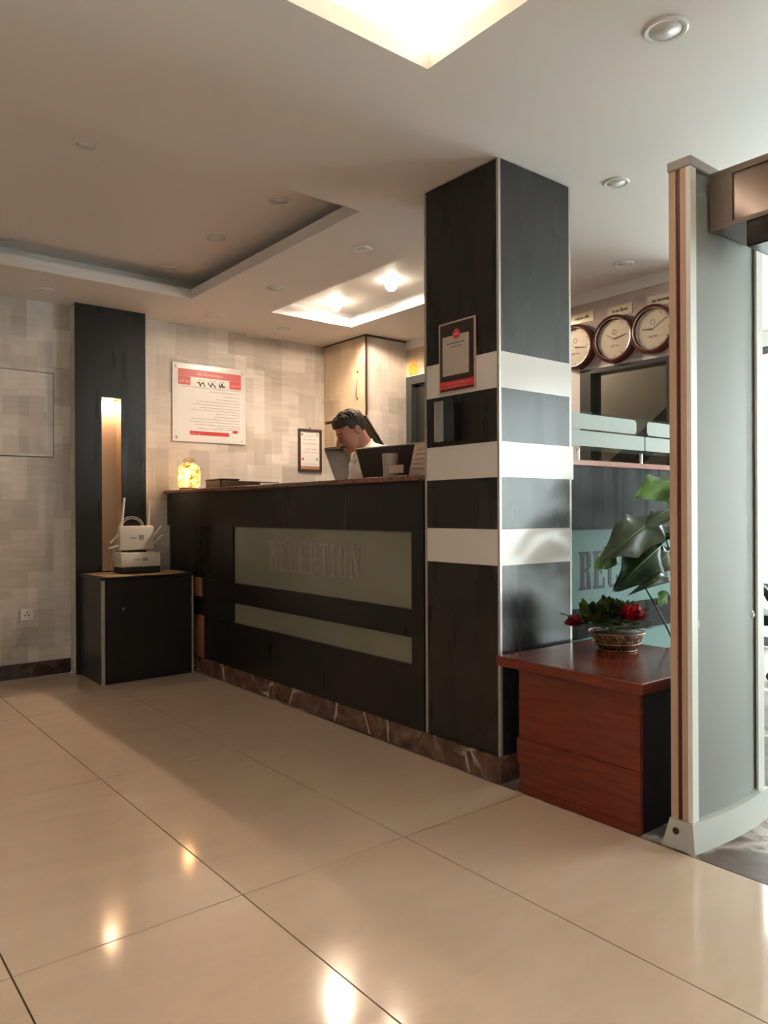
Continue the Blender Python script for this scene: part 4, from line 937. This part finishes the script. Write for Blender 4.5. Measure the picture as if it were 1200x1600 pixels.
SHO = [(-.150, .178, 1.440), (-.150, -.178, 1.440)]; ELB = [(-.02, .235, 1.135), (-.02, -.235, 1.135)]; WRI = [(.13, .12, .905), (.13, -.15, .902)]
HIP = (-.30, 0, .93)
def torso(P, g=0):
    d = sd_caps(P, (-.135, 0, 1.390), (-.20, 0, 1.16), .125 + g, .128 + g)
    d = smin(d, sd_caps(P, (-.20, 0, 1.16), HIP, .125 + g, .135 + g), .05)
    for s in (-1, 1):
        d = smin(d, sd_caps(P, (-.12, s * .08, 1.36), (-.20, s * .07, 1.12), .105 + g, .10 + g), .05)
        d = smin(d, sd_caps(P, (-.130, s * .05, 1.470), (-.150, s * .165, 1.443), .056 + g, .058 + g), .05)
    return d
def arms(P, g=0, hand=True):
    d = np.full(P.shape[:-1], 9.)
    for k in range(2):
        d = np.minimum(d, smin(sd_caps(P, SHO[k], ELB[k], .056 + g, .043 + g), sd_caps(P, ELB[k], WRI[k], .042 + g, .029 + g), .02))
    return d
def hands(P):
    d = np.full(P.shape[:-1], 9.)
    for k in range(2):
        w_ = np.array(WRI[k]); s = 1 if k == 0 else -1; kn = w_ + np.array([.062, -s * .015, -.072])
        d = np.minimum(d, sd_caps(P, w_, w_ + (kn - w_) * .5, .026, .027)); side = np.array([0., 1, 0])
        for f_, (o_, L) in enumerate(((-.030, .072), (-.010, .082), (.011, .077), (.030, .060))):
            b = kn + side * o_ * s; m_ = b + np.array([L * .55, 0, -.012]); e_ = m_ + np.array([L * .42, 0, -.022])
            d = smin(d, smin(sd_caps(P, w_ + (b - w_) * .3, b, .016, .0105), smin(sd_caps(P, b, m_, .0098, .0088), sd_caps(P, m_, e_, .0088, .0075), .003), .004), .004 if f_ else .012)
        b = w_ + np.array([.02, -s * .022, -.02]); m_ = b + np.array([.035, -s * .032, -.02]); e_ = m_ + np.array([.030, -s * .006, -.012])
        d = smin(d, smin(sd_caps(P, b, m_, .014, .011), sd_caps(P, m_, e_, .0105, .009), .004), .01)
    return d
def legs(P, g=0):
    d = np.full(P.shape[:-1], 9.)
    for s in (-1, 1):
        l = smin(sd_caps(P, (-.295, s * .09, .90), (-.245, s * .10, .50), .088 + g, .058 + g), sd_caps(P, (-.245, s * .10, .50), (-.28, s * .105, .085), .057 + g, .038 + g), .03)
        d = np.minimum(d, l)
    return d
def feet(P, g=0):
    d = np.full(P.shape[:-1], 9.)
    for s in (-1, 1): d = np.minimum(d, smax(smin(sd_caps(P, (-.295, s * .105, .05), (-.12, s * .12, .032), .042 + g, .034 + g), sd_caps(P, (-.28, s * .105, .14), (-.29, s * .105, .05), .036 + g, .042 + g), .03), .001 - P[..., 2] - g * 0, .001))
    return d
def body_sdf(P):
    d = np.full(P.shape[:-1], 1.)
    z = P[..., 2]
    def part(zlo, zhi, fn, k):
        nonlocal d
        zs = P[0, 0, :, 2]; i = np.where((zs >= zlo) & (zs <= zhi))[0]
        if len(i): sl = slice(i[0], i[-1] + 1); d[:, :, sl] = smin(d[:, :, sl], fn(P[:, :, sl]), k) if k else np.minimum(d[:, :, sl], fn(P[:, :, sl]))
    part(.7, 1.6, lambda Q: torso(Q, -.004), 0); part(.75, 1.55, lambda Q: arms(Q, -.003), .03); part(.68, 1.0, hands, .008)
    part(0, 1.05, lambda Q: legs(Q, -.004), .05); part(0, .25, feet, .02)
    part(1.35, 1.7, lambda Q: sd_caps(Q, NB, EAR + Rh @ np.array([-.022, 0, -.035]), .064, .057), .035)
    part(1.38, 1.85, head_sdf, .012)
    return d
man = thing('person', 'man with dark hair and moustache in a white shirt, looking down behind the counter', 'person', (0, 0, 0))
kw = dict(smooth=True)
V_ = nets(body_sdf, (-.48, -.32, -.01), (.30, .32, 1.79), .0072)
obj('body', V_, M['skin'], man, **kw)
def shirt_sdf(P):
    d = smin(torso(P, .012), arms(P, .013), .035); w_ = .005 * np.sin(P[..., 2] * 38 + P[..., 1] * 22) * np.sin(P[..., 0] * 30 + P[..., 2] * 17)
    d = d + w_
    ncut = sd_caps(P, NB, EAR + Rh @ np.array([-.022, 0, -.035]), .070, .075); d = smax(d, -ncut, .008)
    for k in range(2):
        a = np.array(WRI[k]); ax = np.array(WRI[k]) - np.array(ELB[k]); ax /= np.linalg.norm(ax); d = smax(d, np.where(np.linalg.norm(P - a, axis=-1) < .12, (P - a) @ ax + .01, -1), .004)
    return np.maximum(d, .86 - P[..., 2])
sh = obj('shirt', nets(shirt_sdf, (-.50, -.34, .84), (.22, .34, 1.60), .009), M['shirt'], man, **kw)
def collar_sdf(P):
    a = np.array(NB) + np.array([.0, 0, -.025]); b = EAR + Rh @ np.array([-.022, 0, -.035]); ab = b - a; L = np.linalg.norm(ab); ab = ab / L
    t = (P - a) @ ab; r = np.linalg.norm(P - a - t[..., None] * ab, axis=-1)
    rad = .072 + .030 * np.clip(1 - t / .06, 0, 1)
    d = np.abs(r - rad) - .0050
    front = np.clip((P[..., 0] - NB[0]) / .07, -1, 1)
    d = smax(d, t - (.064 - .028 * front), .004); d = smax(d, -(t + .012 + .03 * front), .004)
    gap = .010 + .25 * np.clip(t, 0, 1); return smax(d, np.where(P[..., 0] > NB[0] + .03, gap - np.abs(P[..., 1]), -1), .004)
obj('collar', nets(collar_sdf, (-.24, -.14, 1.40), (.06, .14, 1.62), .0055), M['shirt'], sh, **kw)
obj('trousers', nets(lambda P: np.maximum(np.maximum(smin(legs(P, .014), sd_caps(P, (-.295, -.03, .92), (-.295, .03, .92), .137, .137), .05), P[..., 2] - .965), .05 - P[..., 2]), (-.5, -.26, .03), (-.10, .26, 1.0), .012), M['trouser'], man, **kw)
obj('shoes', nets(lambda P: np.maximum(feet(P, .008), P[..., 2] - .085), (-.37, -.19, -.012), (-.06, .19, .11), .008), M['shoe'], man, **kw)
def hair_sdf(P):
    q = toh(P); 
    nz = .0030 * np.sin(q[..., 0] * 95 + q[..., 1] * 60) * np.sin(q[..., 1] * 110 + q[..., 2] * 35) + .0022 * np.sin(q[..., 0] * 260 + q[..., 2] * 90) * np.sin(q[..., 1] * 230)
    top = np.clip((q[..., 2] - .03) / .08, 0, 1)
    d = sd_ell(q, (-.002, 0, .047), (.101, .079, .091)) - .002 - .013 * top + nz * (top * 1.0 + .15)
    d = smin(d, sd_ell(q, (.074, .01, .098), (.030, .046, .022)), .03) + nz * .3 * top
    # hairline: face plane, ears, nape
    cut = smax(q[..., 0] - .064 - .25 * np.clip(q[..., 2] - .075, -1, 1) * 0, .072 - q[..., 2], .01)          # in front and below the forehead line stays open
    face = np.maximum(-(q[..., 0] - (.052 - .016 * np.abs(q[..., 1]) / .07)), -( .060 - q[..., 2]))
    d = smax(d, -face, .006)
    low = q[..., 2] - (-.005 + .55 * (q[..., 0] + .03) * (q[..., 0] > -.03) - .35 * np.clip(-q[..., 0] - .03, 0, .06)); d = smax(d, -low, .006)
    for s in (-1, 1): d = smax(d, -sd_ell(q, (-.010, s * .084, -.002), (.020, .016, .034)), .006)
    return d
obj('hair', nets(hair_sdf, (-.16, -.12, 1.52), (.20, .12, 1.82), .0048), M['hair'], man, **kw)
def hb(name, prs, m): return obj(name, nets(lambda P: np.minimum.reduce([sd_caps(toh(P), a, b, r1, r2) for a, b, r1, r2 in prs]), (-.02, -.07, 1.42), (.20, .07, 1.72), .0032), m, man, **kw)
hb('moustache', [((.113, 0, -.049), (.098, .032, -.060), .0088, .0048), ((.113, 0, -.049), (.098, -.032, -.060), .0088, .0048)], M['hair'])
hb('eyebrow', [((.103, .012, .030), (.090, .052, .029), .0058, .004)], M['hair']); hb('eyebrow', [((.103, -.012, .030), (.090, -.052, .029), .0058, .004)], M['hair'])
hb('eyelashes', [((.0975, .020, .000), (.0925, .043, -.002), .0034, .0026), ((.0975, -.020, .000), (.0925, -.043, -.002), .0034, .0026)], M['hair'])
heading = math.atan2(.30, -.95)
man.location = (2.885, 3.905, 0); man.rotation_euler = (0, 0, heading)
